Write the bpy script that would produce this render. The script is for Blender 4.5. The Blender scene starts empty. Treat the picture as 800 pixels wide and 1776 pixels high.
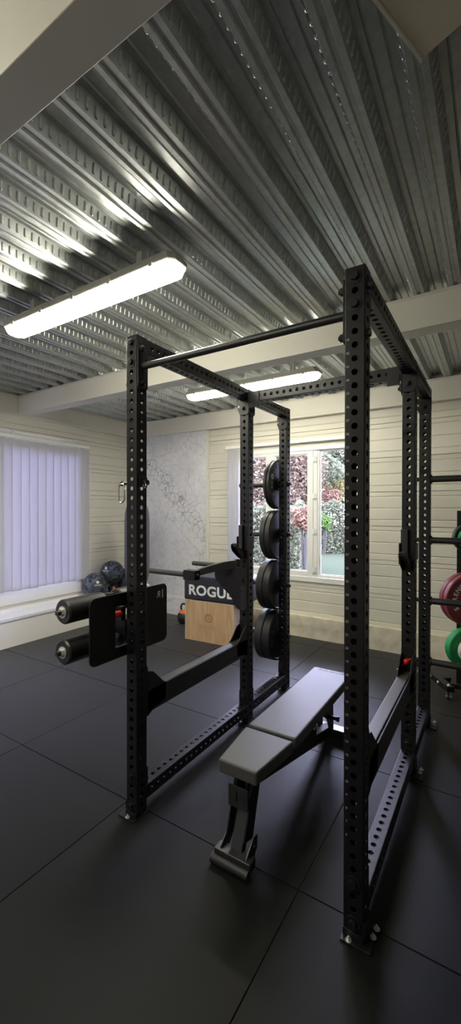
import bpy, bmesh, math, random
from mathutils import Vector, Matrix
from math import sin, cos, pi, radians, sqrt, atan2
random.seed(7)
S = bpy.context.scene
COL = S.collection

# ------------------------------------------------------------------ camera, world, exposure
cd = bpy.data.cameras.new('camera'); cam = bpy.data.objects.new('camera', cd); COL.objects.link(cam)
S.camera = cam
YAW, PITCH, ROLL, CH = 0.56473, -0.00624, 0.0012, 1.6287
_F = Vector((-sin(YAW), cos(YAW), 0)); _R = Vector((cos(YAW), sin(YAW), 0)); _U = Vector((0, 0, 1))
_F2 = _F*cos(PITCH)+_U*sin(PITCH); _U2 = _U*cos(PITCH)-_F*sin(PITCH)
_R3 = _R*cos(ROLL)+_U2*sin(ROLL); _U3 = _U2*cos(ROLL)-_R*sin(ROLL)
m = Matrix((_R3, _U3, -_F2)).transposed().to_4x4(); m.translation = Vector((0, 0, CH))
cam.matrix_world = m
cd.sensor_fit = 'HORIZONTAL'; cd.sensor_width = 36; cd.lens = 36*722.75/800
cd.clip_start = 0.02; cd.clip_end = 200

W = bpy.data.worlds.new('sky'); S.world = W; W.use_nodes = True
wn = W.node_tree.nodes; wl = W.node_tree.links
bgn = wn['Background']
tc = wn.new('ShaderNodeTexCoord'); sp = wn.new('ShaderNodeSeparateXYZ'); rmp = wn.new('ShaderNodeValToRGB')
wl.new(tc.outputs['Generated'], sp.inputs[0]); wl.new(sp.outputs['Z'], rmp.inputs[0]); wl.new(rmp.outputs[0], bgn.inputs[0])
rmp.color_ramp.elements[0].position = 0.0; rmp.color_ramp.elements[0].color = (0.68, 0.67, 1.0, 1)
rmp.color_ramp.elements[1].position = 0.6; rmp.color_ramp.elements[1].color = (0.64, 0.65, 1.0, 1)
WORLD_STRENGTH = 50.0
bgn.inputs[1].default_value = WORLD_STRENGTH

S.view_settings.view_transform = 'Standard'
try: S.view_settings.look = 'None'
except Exception: pass
S.view_settings.gamma = 1.0
S.view_settings.use_curve_mapping = False
S.view_settings.exposure = 0.0
LAMP_STRENGTH = 62.0
LAMP_COLOR = (1.0, 0.965, 0.80)

def portal(name, loc, rot, sx, sy):
    l = bpy.data.lights.new(name, 'AREA'); l.shape = 'RECTANGLE'; l.size = sx; l.size_y = sy
    l.cycles.is_portal = True
    o = bpy.data.objects.new(name, l); o.location = loc; o.rotation_euler = rot; COL.objects.link(o)
portal('window_portal', (-2.25, 5.22, 1.6), (radians(-90), 0, 0), 2.0, 1.8)
portal('window_portal', (-5.26, 2.2, 1.5), (0, radians(-90), 0), 2.0, 3.6)

# ------------------------------------------------------------------ materials
def mat(name, color=(.5,.5,.5), rough=.5, metal=0., spec=.5, emit=None, estr=0., bump=None, vary=None, coat=0.):
    m = bpy.data.materials.new(name); m.use_nodes = True
    nt = m.node_tree; b = nt.nodes['Principled BSDF']
    b.inputs['Base Color'].default_value = (*color, 1); b.inputs['Roughness'].default_value = rough
    b.inputs['Metallic'].default_value = metal; b.inputs['Specular IOR Level'].default_value = spec
    b.inputs['Coat Weight'].default_value = coat
    if emit: b.inputs['Emission Color'].default_value = (*emit, 1); b.inputs['Emission Strength'].default_value = estr
    if bump or vary:
        t = nt.nodes.new('ShaderNodeTexCoord')
    if bump:   # (scale, strength, distance)
        n = nt.nodes.new('ShaderNodeTexNoise'); n.inputs['Scale'].default_value = bump[0]; n.inputs['Detail'].default_value = 4
        nt.links.new(t.outputs['Object'], n.inputs['Vector'])
        bp = nt.nodes.new('ShaderNodeBump'); bp.inputs['Strength'].default_value = bump[1]; bp.inputs['Distance'].default_value = bump[2]
        nt.links.new(n.outputs['Fac'], bp.inputs['Height']); nt.links.new(bp.outputs[0], b.inputs['Normal'])
    if vary:   # (scale, color2, lo, hi)
        n = nt.nodes.new('ShaderNodeTexNoise'); n.inputs['Scale'].default_value = vary[0]; n.inputs['Detail'].default_value = 6
        nt.links.new(t.outputs['Object'], n.inputs['Vector'])
        r = nt.nodes.new('ShaderNodeValToRGB'); r.color_ramp.elements[0].position = vary[2]; r.color_ramp.elements[1].position = vary[3]
        r.color_ramp.elements[0].color = (*color, 1); r.color_ramp.elements[1].color = (*vary[1], 1)
        nt.links.new(n.outputs['Fac'], r.inputs[0]); nt.links.new(r.outputs[0], b.inputs['Base Color'])
    return m

M = {}
M['steel'] = mat('black_powder_coat', (.008,.0072,.009), .42, 0, .36, bump=(900,.12,.001))
M['steel_worn'] = mat('satin_black_steel', (.02,.02,.021), .38, 0, .6)
M['bolt'] = mat('black_bolt', (.03,.028,.028), .35, .6)
M['zinc'] = mat('zinc_bolt', (.72,.72,.70), .38, .8)
M['chrome'] = mat('chrome', (.7,.7,.68), .18, 1.)
M['foam'] = mat('foam_roller', (.014,.014,.014), .38, 0, .5, bump=(300,.2,.001))
M['rubber'] = mat('plate_rubber', (.016,.016,.017), .5, 0, .5, bump=(250,.15,.001))
M['grip'] = mat('knurled_grip', (.045,.045,.047), .55, 0, .4, bump=(700,.5,.001))
M['plastic'] = mat('black_plastic', (.02,.02,.022), .35)
M['red'] = mat('red_plastic', (.62,.02,.015), .35)
M['burgundy'] = mat('burgundy_rubber', (.19,.022,.038), .42)
M['green'] = mat('green_rubber', (.01,.30,.09), .38)
M['white_rubber'] = mat('white_rubber', (.72,.72,.68), .45)
M['orange'] = mat('orange_vinyl', (.85,.22,.04), .4)
M['white'] = mat('white_paint_mark', (.8,.8,.8), .5)
M['gold_mark'] = mat('beige_mark', (.75,.60,.45), .5)
M['red_mark'] = mat('dull_red_mark', (.22,.05,.04), .5)
M['pad'] = mat('bench_vinyl', (.066,.065,.062), .52, 0, .5, bump=(500,.25,.001))
M['emboss'] = mat('debossed_mark', (.03,.03,.032), .6)
M['cream'] = mat('cream_beam_paint', (.78,.75,.66), .5, 0, .4, vary=(2.5,(.80,.77,.68),.35,.7), bump=(60,.05,.002))
M['cream_white'] = mat('white_gloss_paint', (.72,.71,.66), .4, 0, .4)
M['siding'] = mat('cream_siding', (.66,.63,.54), .45, 0, .4, vary=(1.6,(.70,.68,.59),.3,.7))
M['pvc'] = mat('white_upvc', (.80,.80,.78), .35, 0, .4)
M['gap'] = mat('dark_gap', (.01,.01,.01), .8)
M['housing'] = mat('grey_lamp_housing', (.50,.49,.45), .5)
M['sillwhite'] = mat('white_sill', (.84,.84,.86), .4)
M['wallwhite'] = mat('cream_wall_paint', (.80,.78,.74), .55)

def nodes(m): return m.node_tree.nodes, m.node_tree.links, m.node_tree.nodes['Principled BSDF']

def make_floor_mat():
    m = mat('rubber_floor', (.03,.03,.03), .55, 0, .16); n, l, b = nodes(m)
    b.inputs['Sheen Weight'].default_value = .9; b.inputs['Sheen Roughness'].default_value = .27
    g = n.new('ShaderNodeTexCoord')
    v = n.new('ShaderNodeTexNoise'); v.inputs['Scale'].default_value = 420; v.inputs['Detail'].default_value = 3
    w = n.new('ShaderNodeTexNoise'); w.inputs['Scale'].default_value = 2.2; w.inputs['Detail'].default_value = 5
    l.new(g.outputs['Object'], v.inputs['Vector']); l.new(g.outputs['Object'], w.inputs['Vector'])
    r = n.new('ShaderNodeValToRGB'); r.color_ramp.elements[0].position = .35; r.color_ramp.elements[1].position = .75
    r.color_ramp.elements[0].color = (.003,.0035,.003,1); r.color_ramp.elements[1].color = (.011,.0115,.0105,1)
    l.new(v.outputs['Fac'], r.inputs[0])
    mx = n.new('ShaderNodeMix'); mx.data_type = 'RGBA'; mx.blend_type = 'MULTIPLY'; mx.inputs['Factor'].default_value = .5
    l.new(r.outputs[0], mx.inputs['A'])
    r2 = n.new('ShaderNodeValToRGB'); r2.color_ramp.elements[0].position = .3; r2.color_ramp.elements[0].color = (.6,.6,.6,1); r2.color_ramp.elements[1].position = .7
    l.new(w.outputs['Fac'], r2.inputs[0]); l.new(r2.outputs[0], mx.inputs['B'])
    l.new(mx.outputs['Result'], b.inputs['Base Color'])
    rr = n.new('ShaderNodeMapRange'); rr.inputs['To Min'].default_value = .44; rr.inputs['To Max'].default_value = .54
    l.new(w.outputs['Fac'], rr.inputs['Value']); l.new(rr.outputs[0], b.inputs['Roughness'])
    bp = n.new('ShaderNodeBump'); bp.inputs['Strength'].default_value = .35; bp.inputs['Distance'].default_value = .002
    l.new(v.outputs['Fac'], bp.inputs['Height']); l.new(bp.outputs[0], b.inputs['Normal'])
    return m
M['floor'] = make_floor_mat()

def make_concrete():
    m = mat('concrete_plinth', (.42,.38,.29), .8, 0, .2); n, l, b = nodes(m)
    g = n.new('ShaderNodeTexCoord')
    a = n.new('ShaderNodeTexNoise'); a.inputs['Scale'].default_value = 9; a.inputs['Detail'].default_value = 9
    c = n.new('ShaderNodeTexVoronoi'); c.inputs['Scale'].default_value = 48
    l.new(g.outputs['Object'], a.inputs['Vector']); l.new(g.outputs['Object'], c.inputs['Vector'])
    r = n.new('ShaderNodeValToRGB'); r.color_ramp.elements[0].position = .3; r.color_ramp.elements[1].position = .7
    r.color_ramp.elements[0].color = (.60,.55,.43,1); r.color_ramp.elements[1].color = (.80,.75,.62,1); l.new(a.outputs['Fac'], r.inputs[0])
    r2 = n.new('ShaderNodeValToRGB'); r2.color_ramp.elements[0].position = .05; r2.color_ramp.elements[1].position = .16
    r2.color_ramp.elements[0].color = (.45,.42,.38,1); r2.color_ramp.elements[1].color = (1,1,1,1); l.new(c.outputs['Distance'], r2.inputs[0])
    mx = n.new('ShaderNodeMix'); mx.data_type = 'RGBA'; mx.blend_type = 'MULTIPLY'; mx.inputs['Factor'].default_value = .6
    l.new(r.outputs[0], mx.inputs['A']); l.new(r2.outputs[0], mx.inputs['B']); l.new(mx.outputs['Result'], b.inputs['Base Color'])
    bp = n.new('ShaderNodeBump'); bp.inputs['Strength'].default_value = .5; bp.inputs['Distance'].default_value = .0022
    l.new(r2.outputs[0], bp.inputs['Height']); l.new(bp.outputs[0], b.inputs['Normal'])
    return m
M['concrete'] = make_concrete()

def make_marble():
    m = mat('veined_marble', (.6,.59,.6), .32, 0, .5); n, l, b = nodes(m)
    g = n.new('ShaderNodeTexCoord')
    wn_ = n.new('ShaderNodeTexNoise'); wn_.inputs['Scale'].default_value = 2.0; wn_.inputs['Detail'].default_value = 8; wn_.inputs['Roughness'].default_value = .65
    l.new(g.outputs['Object'], wn_.inputs['Vector'])
    ad = n.new('ShaderNodeMix'); ad.data_type = 'RGBA'; ad.blend_type = 'LINEAR_LIGHT'; ad.inputs['Factor'].default_value = .16
    l.new(g.outputs['Object'], ad.inputs['A']); l.new(wn_.outputs['Color'], ad.inputs['B'])
    def vein(scale, w0, w1, dark):
        v = n.new('ShaderNodeTexVoronoi'); v.feature = 'DISTANCE_TO_EDGE'; v.inputs['Scale'].default_value = scale
        l.new(ad.outputs['Result'], v.inputs['Vector'])
        r = n.new('ShaderNodeValToRGB'); r.color_ramp.elements[0].position = w0; r.color_ramp.elements[1].position = w1
        r.color_ramp.elements[0].color = (dark,dark,dark,1); r.color_ramp.elements[1].color = (1,1,1,1)
        l.new(v.outputs['Distance'], r.inputs[0]); return r
    big = vein(1.3, .0, .010, .50); small = vein(9.5, .0, .06, .30)
    # a diagonal breccia band across the slab
    mp = n.new('ShaderNodeSeparateXYZ'); l.new(ad.outputs['Result'], mp.inputs[0])
    k = n.new('ShaderNodeMath'); k.operation = 'MULTIPLY'; k.inputs[1].default_value = .95; l.new(mp.outputs['X'], k.inputs[0])
    s = n.new('ShaderNodeMath'); s.operation = 'ADD'; l.new(mp.outputs['Z'], s.inputs[0]); l.new(k.outputs[0], s.inputs[1])
    o = n.new('ShaderNodeMath'); o.operation = 'ADD'; o.inputs[1].default_value = 2.16; l.new(s.outputs[0], o.inputs[0])
    ab = n.new('ShaderNodeMath'); ab.operation = 'ABSOLUTE'; l.new(o.outputs[0], ab.inputs[0])
    bd = n.new('ShaderNodeMapRange'); bd.inputs['From Min'].default_value = .10; bd.inputs['From Max'].default_value = .24
    bd.inputs['To Min'].default_value = 1.; bd.inputs['To Max'].default_value = .26; l.new(ab.outputs[0], bd.inputs['Value'])
    base = n.new('ShaderNodeValToRGB'); base.color_ramp.elements[0].position = .3; base.color_ramp.elements[1].position = .68
    base.color_ramp.elements[0].color = (.66,.66,.70,1); base.color_ramp.elements[1].color = (.84,.83,.86,1)
    l.new(wn_.outputs['Fac'], base.inputs[0])
    m1 = n.new('ShaderNodeMix'); m1.data_type = 'RGBA'; m1.blend_type = 'MULTIPLY'; m1.inputs['Factor'].default_value = .55
    l.new(base.outputs[0], m1.inputs['A']); l.new(big.outputs[0], m1.inputs['B'])
    m2 = n.new('ShaderNodeMix'); m2.data_type = 'RGBA'; m2.blend_type = 'MULTIPLY'
    l.new(bd.outputs[0], m2.inputs['Factor']); l.new(m1.outputs['Result'], m2.inputs['A']); l.new(small.outputs[0], m2.inputs['B'])
    l.new(m2.outputs['Result'], b.inputs['Base Color'])
    return m
M['marble'] = make_marble()

def make_wood():
    m = mat('birch_plywood', (.55,.36,.19), .5, 0, .35); n, l, b = nodes(m)
    g = n.new('ShaderNodeTexCoord'); mp = n.new('ShaderNodeMapping'); mp.inputs['Scale'].default_value = (9, 9, 1.2)
    l.new(g.outputs['Object'], mp.inputs[0])
    a = n.new('ShaderNodeTexNoise'); a.inputs['Scale'].default_value = 2.2; a.inputs['Detail'].default_value = 7; a.inputs['Distortion'].default_value = 1.2
    l.new(mp.outputs[0], a.inputs['Vector'])
    r = n.new('ShaderNodeValToRGB'); r.color_ramp.elements[0].position = .25; r.color_ramp.elements[1].position = .75
    r.color_ramp.elements[0].color = (.47,.30,.155,1); r.color_ramp.elements[1].color = (.64,.44,.25,1)
    l.new(a.outputs['Fac'], r.inputs[0]); l.new(r.outputs[0], b.inputs['Base Color']); return m
M['wood'] = make_wood()
M['ply_edge'] = mat('pale_ply_edge', (.62,.50,.40), .55)
M['wood_mark'] = mat('burnt_mark', (.40,.20,.06), .6)
M['softbox'] = mat('soft_box_vinyl', (.018,.018,.028), .42, bump=(60,.2,.003))

def make_ball():
    m = mat('marbled_slam_ball', (.03,.035,.05), .5, 0, .4); n, l, b = nodes(m)
    g = n.new('ShaderNodeTexCoord')
    a = n.new('ShaderNodeTexNoise'); a.inputs['Scale'].default_value = 16; a.inputs['Detail'].default_value = 8; a.inputs['Roughness'].default_value = .7
    l.new(g.outputs['Object'], a.inputs['Vector'])
    r = n.new('ShaderNodeValToRGB'); r.color_ramp.elements[0].position = .44; r.color_ramp.elements[1].position = .60
    r.color_ramp.elements[0].color = (.014,.016,.026,1); r.color_ramp.elements[1].color = (.13,.155,.21,1)
    l.new(a.outputs['Fac'], r.inputs[0]); l.new(r.outputs[0], b.inputs['Base Color']); return m
M['ball'] = make_ball()

DZ = 3.05; DP = .2130; DX0 = -1.277; DD = .058       # deck: flange height, rib pitch, phase, rib depth
def make_deck():
    m = mat('galvanised_steel', (.42,.43,.42), .34, .8, .5); n, l, b = nodes(m)
    g = n.new('ShaderNodeTexCoord'); s = n.new('ShaderNodeSeparateXYZ'); l.new(g.outputs['Object'], s.inputs[0])
    def M_(op, a, b_=None):
        q = n.new('ShaderNodeMath'); q.operation = op
        for i, v in enumerate((a, b_)):
            if v is None: continue
            if isinstance(v, (int, float)): q.inputs[i].default_value = v
            else: l.new(v, q.inputs[i])
        return q.outputs[0]
    no = n.new('ShaderNodeTexNoise'); no.inputs['Scale'].default_value = 55; no.inputs['Detail'].default_value = 3; l.new(g.outputs['Object'], no.inputs['Vector'])
    bp2 = n.new('ShaderNodeBump'); bp2.inputs['Strength'].default_value = .015; bp2.inputs['Distance'].default_value = .0022
    l.new(no.outputs['Fac'], bp2.inputs['Height']); l.new(bp2.outputs[0], b.inputs['Normal'])
    vo = n.new('ShaderNodeTexVoronoi'); vo.inputs['Scale'].default_value = 40; l.new(g.outputs['Object'], vo.inputs['Vector'])
    sx = n.new('ShaderNodeSeparateColor'); l.new(vo.outputs['Color'], sx.inputs[0])
    r = n.new('ShaderNodeMapRange'); r.inputs['To Min'].default_value = .34; r.inputs['To Max'].default_value = .41; l.new(sx.outputs[0], r.inputs['Value']); l.new(r.outputs[0], b.inputs['Roughness'])
    cr = n.new('ShaderNodeValToRGB'); cr.color_ramp.elements[0].color = (.44,.46,.455,1); cr.color_ramp.elements[1].color = (.52,.54,.53,1)
    l.new(sx.outputs[1], cr.inputs[0]); l.new(cr.outputs[0], b.inputs['Base Color'])
    return m
M['deck'] = make_deck()

def make_blind():
    m = bpy.data.materials.new('blind_fabric'); m.use_nodes = True; nt = m.node_tree; n = nt.nodes; l = nt.links
    n.remove(n['Principled BSDF']); out = n['Material Output']
    d = n.new('ShaderNodeBsdfDiffuse'); d.inputs[0].default_value = (.78,.78,.80,1)
    t = n.new('ShaderNodeBsdfTranslucent'); t.inputs[0].default_value = (.044,.0415,.066,1)
    mx = n.new('ShaderNodeMixShader'); mx.inputs[0].default_value = .35
    l.new(d.outputs[0], mx.inputs[1]); l.new(t.outputs[0], mx.inputs[2]); l.new(mx.outputs[0], out.inputs[0]); return m
M['blind'] = make_blind()

def make_glass():
    m = bpy.data.materials.new('window_glass'); m.use_nodes = True; nt = m.node_tree; n = nt.nodes; l = nt.links
    n.remove(n['Principled BSDF']); out = n['Material Output']
    t = n.new('ShaderNodeBsdfTransparent'); t.inputs[0].default_value = (.95,.96,.95,1)
    g = n.new('ShaderNodeBsdfGlossy'); g.inputs['Roughness'].default_value = .02
    f = n.new('ShaderNodeFresnel'); f.inputs['IOR'].default_value = 1.3
    mx = n.new('ShaderNodeMixShader'); l.new(f.outputs[0], mx.inputs[0])
    l.new(t.outputs[0], mx.inputs[1]); l.new(g.outputs[0], mx.inputs[2]); l.new(mx.outputs[0], out.inputs[0]); return m
M['glass'] = make_glass()
M['lamp'] = mat('lamp_diffuser', (.9,.9,.85), .4, emit=LAMP_COLOR, estr=LAMP_STRENGTH)
M['bag'] = mat('punch_bag_vinyl', (.085,.085,.10), .3, 0, .6)
M['lawn'] = mat('lawn', (.020,.026,.016), .9, spec=0., vary=(30,(.030,.036,.024),.3,.7))

def leafmat(name, a, b_):
    m = bpy.data.materials.new(name); m.use_nodes = True; nt = m.node_tree; n = nt.nodes; l = nt.links
    n.remove(n['Principled BSDF']); out = n['Material Output']
    g = n.new('ShaderNodeTexCoord'); no = n.new('ShaderNodeTexNoise'); no.inputs['Scale'].default_value = 9; no.inputs['Detail'].default_value = 5
    l.new(g.outputs['Object'], no.inputs['Vector'])
    r = n.new('ShaderNodeValToRGB'); r.color_ramp.elements[0].position = .36; r.color_ramp.elements[1].position = .64
    r.color_ramp.elements[0].color = (*a,1); r.color_ramp.elements[1].color = (*b_,1); l.new(no.outputs['Fac'], r.inputs[0])
    d = n.new('ShaderNodeBsdfDiffuse'); t = n.new('ShaderNodeBsdfTranslucent'); l.new(r.outputs[0], d.inputs[0]); l.new(r.outputs[0], t.inputs[0])
    mx = n.new('ShaderNodeMixShader'); mx.inputs[0].default_value = .35
    l.new(d.outputs[0], mx.inputs[1]); l.new(t.outputs[0], mx.inputs[2]); l.new(mx.outputs[0], out.inputs[0]); return m
M['leaf_red'] = leafmat('red_leaves', (0.058,0.042,0.030), (0.156,0.120,0.086))
M['leaf_brightred'] = leafmat('bright_red_leaves', (.12,.065,.045), (.17,.115,.078))
M['leaf_ivy'] = leafmat('ivy_leaves', (0.033,0.040,0.024), (0.173,0.184,0.119))
M['leaf_grey'] = leafmat('grey_green_leaves', (0.053,0.064,0.039), (0.140,0.152,0.098))
M['leaf_yellow'] = leafmat('yellow_green_leaves', (0.115,0.120,0.044), (0.205,0.192,0.089))
M['leaf_lime'] = leafmat('fresh_green_leaves', (0.049,0.096,0.024), (0.106,0.160,0.053))
M['bark'] = mat('bark', (.014,.012,.009), .9)

# ------------------------------------------------------------------ geometry helpers
def wloc(o):
    v = Vector((0,0,0))
    while o: v += o.location; o = o.parent
    return v
class MB:
    def __init__(s): s.v = []; s.f = []; s.pieces = []
    def add(s, vs, fs):
        k = len(s.v); s.pieces.append(([tuple(v) for v in vs], [tuple(f) for f in fs])); s.v += [tuple(v) for v in vs]; s.f += [tuple(i+k for i in f) for f in fs]; return s
    def box(s, lo, hi, rot=None):
        x0,y0,z0 = lo; x1,y1,z1 = hi
        vs = [Vector(p) for p in ((x0,y0,z0),(x1,y0,z0),(x1,y1,z0),(x0,y1,z0),(x0,y0,z1),(x1,y0,z1),(x1,y1,z1),(x0,y1,z1))]
        if rot is not None:
            c = sum(vs, Vector())/8; vs = [c + rot @ (v-c) for v in vs]
        return s.add(vs, [(0,3,2,1),(4,5,6,7),(0,1,5,4),(1,2,6,5),(2,3,7,6),(3,0,4,7)])
    def bbox(s, c, d, rot=None):
        return s.box([c[i]-d[i]/2 for i in range(3)], [c[i]+d[i]/2 for i in range(3)], rot)
    def cyl(s, a, b, r, seg=16, r2=None, caps=True):
        a = Vector(a); b = Vector(b); r2 = r if r2 is None else r2
        d = (b-a).normalized(); u = d.orthogonal().normalized(); w = d.cross(u)
        vs = [a + (u*cos(t)+w*sin(t))*r for t in (2*pi*i/seg for i in range(seg))] + [b + (u*cos(t)+w*sin(t))*r2 for t in (2*pi*i/seg for i in range(seg))]
        fs = [(i,(i+1)%seg,seg+(i+1)%seg,seg+i) for i in range(seg)]
        if caps: fs += [tuple(range(seg-1,-1,-1)), tuple(range(seg,2*seg))]
        return s.add(vs, fs)
    def lathe(s, prof, o=(0,0,0), axis=(0,0,1), seg=32):
        o = Vector(o); d = Vector(axis).normalized(); u = d.orthogonal().normalized(); w = d.cross(u)
        vs = []; fs = []
        for r, h in prof:
            for i in range(seg):
                t = 2*pi*i/seg; vs.append(o + d*h + (u*cos(t)+w*sin(t))*max(r,1e-5))
        for j in range(len(prof)-1):
            for i in range(seg):
                fs.append((j*seg+i, j*seg+(i+1)%seg, (j+1)*seg+(i+1)%seg, (j+1)*seg+i))
        return s.add(vs, fs)
    def tube(s, pts, r, seg=10, closed=False):
        P = [Vector(p) for p in pts]; n = len(P); vs = []; fs = []; u = None
        for i, p in enumerate(P):
            if closed: d = (P[(i+1)%n]-P[i-1]).normalized()
            else: d = (P[min(i+1,n-1)]-P[max(i-1,0)]).normalized()
            u = d.orthogonal().normalized() if u is None else (u - d*u.dot(d)).normalized()
            w = d.cross(u); vs += [p + (u*cos(2*pi*k/seg)+w*sin(2*pi*k/seg))*r for k in range(seg)]
        for i in range(n if closed else n-1):
            j = (i+1)%n
            for k in range(seg): fs.append((i*seg+k, i*seg+(k+1)%seg, j*seg+(k+1)%seg, j*seg+k))
        if not closed: fs += [tuple(range(seg-1,-1,-1)), tuple(range((n-1)*seg, n*seg))]
        return s.add(vs, fs)
    def prism(s, poly, axis, t0, t1):
        # poly: 2D points; axis 'x': (y,z), 'y': (x,z), 'z': (x,y)
        def P(p, t): return {'x':(t,p[0],p[1]),'y':(p[0],t,p[1]),'z':(p[0],p[1],t)}[axis]
        n = len(poly); vs = [P(p,t0) for p in poly]+[P(p,t1) for p in poly]
        return s.add(vs, [tuple(range(n)), tuple(range(2*n-1,n-1,-1))]+[(i,n+i,n+(i+1)%n,(i+1)%n) for i in range(n)])
    def plate(s, outer, holes, axis, t0, t1):
        bm = bmesh.new(); es = []
        for loop in [outer]+holes:
            vv = [bm.verts.new((p[0],p[1],0)) for p in loop]
            for i in range(len(vv)): es.append(bm.edges.new((vv[i], vv[(i+1)%len(vv)])))
        bmesh.ops.triangle_fill(bm, use_beauty=True, edges=es)
        def P(p, t): return {'x':(t,p[0],p[1]),'y':(p[0],t,p[1]),'z':(p[0],p[1],t)}[axis]
        bm.verts.index_update()
        vs = [P(v.co,t0) for v in bm.verts]+[P(v.co,t1) for v in bm.verts]; n = len(bm.verts)
        fs = [tuple(v.index for v in f.verts) for f in bm.faces] + [tuple(n+v.index for v in reversed(f.verts)) for f in bm.faces]
        for e in bm.edges:
            if len(e.link_faces) == 1: a, b = e.verts[0].index, e.verts[1].index; fs.append((a,b,n+b,n+a))
        bm.free(); return s.add(vs, fs)
    def sphere(s, c, r, seg=24, rings=14, sc=(1,1,1)):
        c = Vector(c); vs = [c+Vector((0,0,r*sc[2]))]; fs = []
        for j in range(1, rings):
            for i in range(seg):
                ph = pi*j/rings; th = 2*pi*i/seg
                vs.append(c+Vector((r*sin(ph)*cos(th)*sc[0], r*sin(ph)*sin(th)*sc[1], r*cos(ph)*sc[2])))
        vs.append(c-Vector((0,0,r*sc[2]))); L = len(vs)-1
        for i in range(seg): fs.append((0, 1+i, 1+(i+1)%seg)); fs.append((L, 1+(rings-2)*seg+(i+1)%seg, 1+(rings-2)*seg+i))
        for j in range(rings-2):
            for i in range(seg): a = 1+j*seg+i; b = 1+j*seg+(i+1)%seg; fs.append((a, a+seg, b+seg, b))
        return s.add(vs, fs)
    def hexbolt(s, p, d, r=.016, h=.014, washer=.024, stud=0):
        p = Vector(p); d = Vector(d).normalized()
        if washer: s.cyl(p, p+d*.003, washer, 20)
        s.cyl(p+d*.003, p+d*h, r, 6)
        if stud: s.cyl(p+d*h, p+d*(h+stud), r*.55, 10)
        return s
    def text(s, st, size, o, xd, yd, ext=.001, bold=0., spacing=1.0, align='CENTER'):
        c = bpy.data.curves.new('t', 'FONT'); c.body = st; c.size = 1; c.extrude = 0; c.offset = bold; c.space_character = spacing
        c.align_x = align; c.align_y = 'CENTER'; c.resolution_u = 4
        ob = bpy.data.objects.new('t', c); COL.objects.link(ob)
        dg = bpy.context.evaluated_depsgraph_get(); me = bpy.data.meshes.new_from_object(ob.evaluated_get(dg))
        xd = Vector(xd).normalized(); yd = Vector(yd); yd = yd/yd.length if yd.length else yd; n = xd.cross(yd); o = Vector(o)
        sx, sy = (size if isinstance(size, tuple) else (size, size))
        vs = [o + xd*v.co.x*sx + yd*v.co.y*sy for v in me.vertices]; k = len(vs)
        fs = [tuple(p.vertices) for p in me.polygons]
        cnt = {}
        for p in me.polygons:
            vv = list(p.vertices)
            for i in range(len(vv)): e = (vv[i], vv[(i+1)%len(vv)]); cnt[e] = 1
        al = vs + [v + n*ext for v in vs]
        af = [tuple(reversed(f)) for f in fs] + [tuple(i+k for i in f) for f in fs]
        af += [(a, b, b+k, a+k) for (a,b) in cnt if (b,a) not in cnt]
        bpy.data.objects.remove(ob); bpy.data.curves.remove(c); bpy.data.meshes.remove(me)
        return s.add(al, af)
    def build_each(s, name, material, parent=None, **kw):
        return [MB().add(v, f).build(name, material, parent, **kw) for v, f in s.pieces]
    def build(s, name, material, parent=None, smooth=False, bevel=0, loc=None, seg=2, kind=None):
        me = bpy.data.meshes.new(name); off = wloc(parent) if parent else Vector((0,0,0))
        L = Vector(loc) if loc is not None else Vector((0,0,0))
        me.from_pydata([tuple(Vector(v)-off-L) for v in s.v], [], s.f); me.materials.append(material)
        bm = bmesh.new(); bm.from_mesh(me); bmesh.ops.recalc_face_normals(bm, faces=bm.faces); bm.to_mesh(me); bm.free()
        o = bpy.data.objects.new(name, me); COL.objects.link(o); o.location = L
        if parent: o.parent = parent
        if smooth:
            me.polygons.foreach_set('use_smooth', [True]*len(me.polygons))
            md = o.modifiers.new('es', 'EDGE_SPLIT'); md.split_angle = radians(38)
        if bevel:
            md = o.modifiers.new('b', 'BEVEL'); md.width = bevel; md.segments = seg; md.limit_method = 'ANGLE'; md.angle_limit = radians(40)
        if kind: o['kind'] = kind
        me.update(); return o
def thing(name, label, cat, loc=(0,0,0), group=None):
    o = bpy.data.objects.new(name, None); COL.objects.link(o); o.location = loc; o.empty_display_size = .1
    o['label'] = label; o['category'] = cat
    if group: o['group'] = group
    return o
def tag(o, label, cat, group=None):
    o['label'] = label; o['category'] = cat
    if group: o['group'] = group
    return o
def copy_tree(o, parent=None):
    c = o.copy(); COL.objects.link(c); c.parent = parent
    for ch in list(o.children): copy_tree(ch, c)
    return c
def rrect(x0, y0, x1, y1, r, n=5):
    pts = []
    for cx, cy, a in ((x1-r,y0+r,-90),(x1-r,y1-r,0),(x0+r,y1-r,90),(x0+r,y0+r,180)):
        for i in range(n+1): t = radians(a+90*i/n); pts.append((cx+r*cos(t), cy+r*sin(t)))
    return pts

# ------------------------------------------------------------------ the setting
XL, YB = -5.08, 5.06          # siding planes
XR, YF = 2.6, -2.6            # unseen right wall and wall behind the camera
ZT = 3.16
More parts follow.
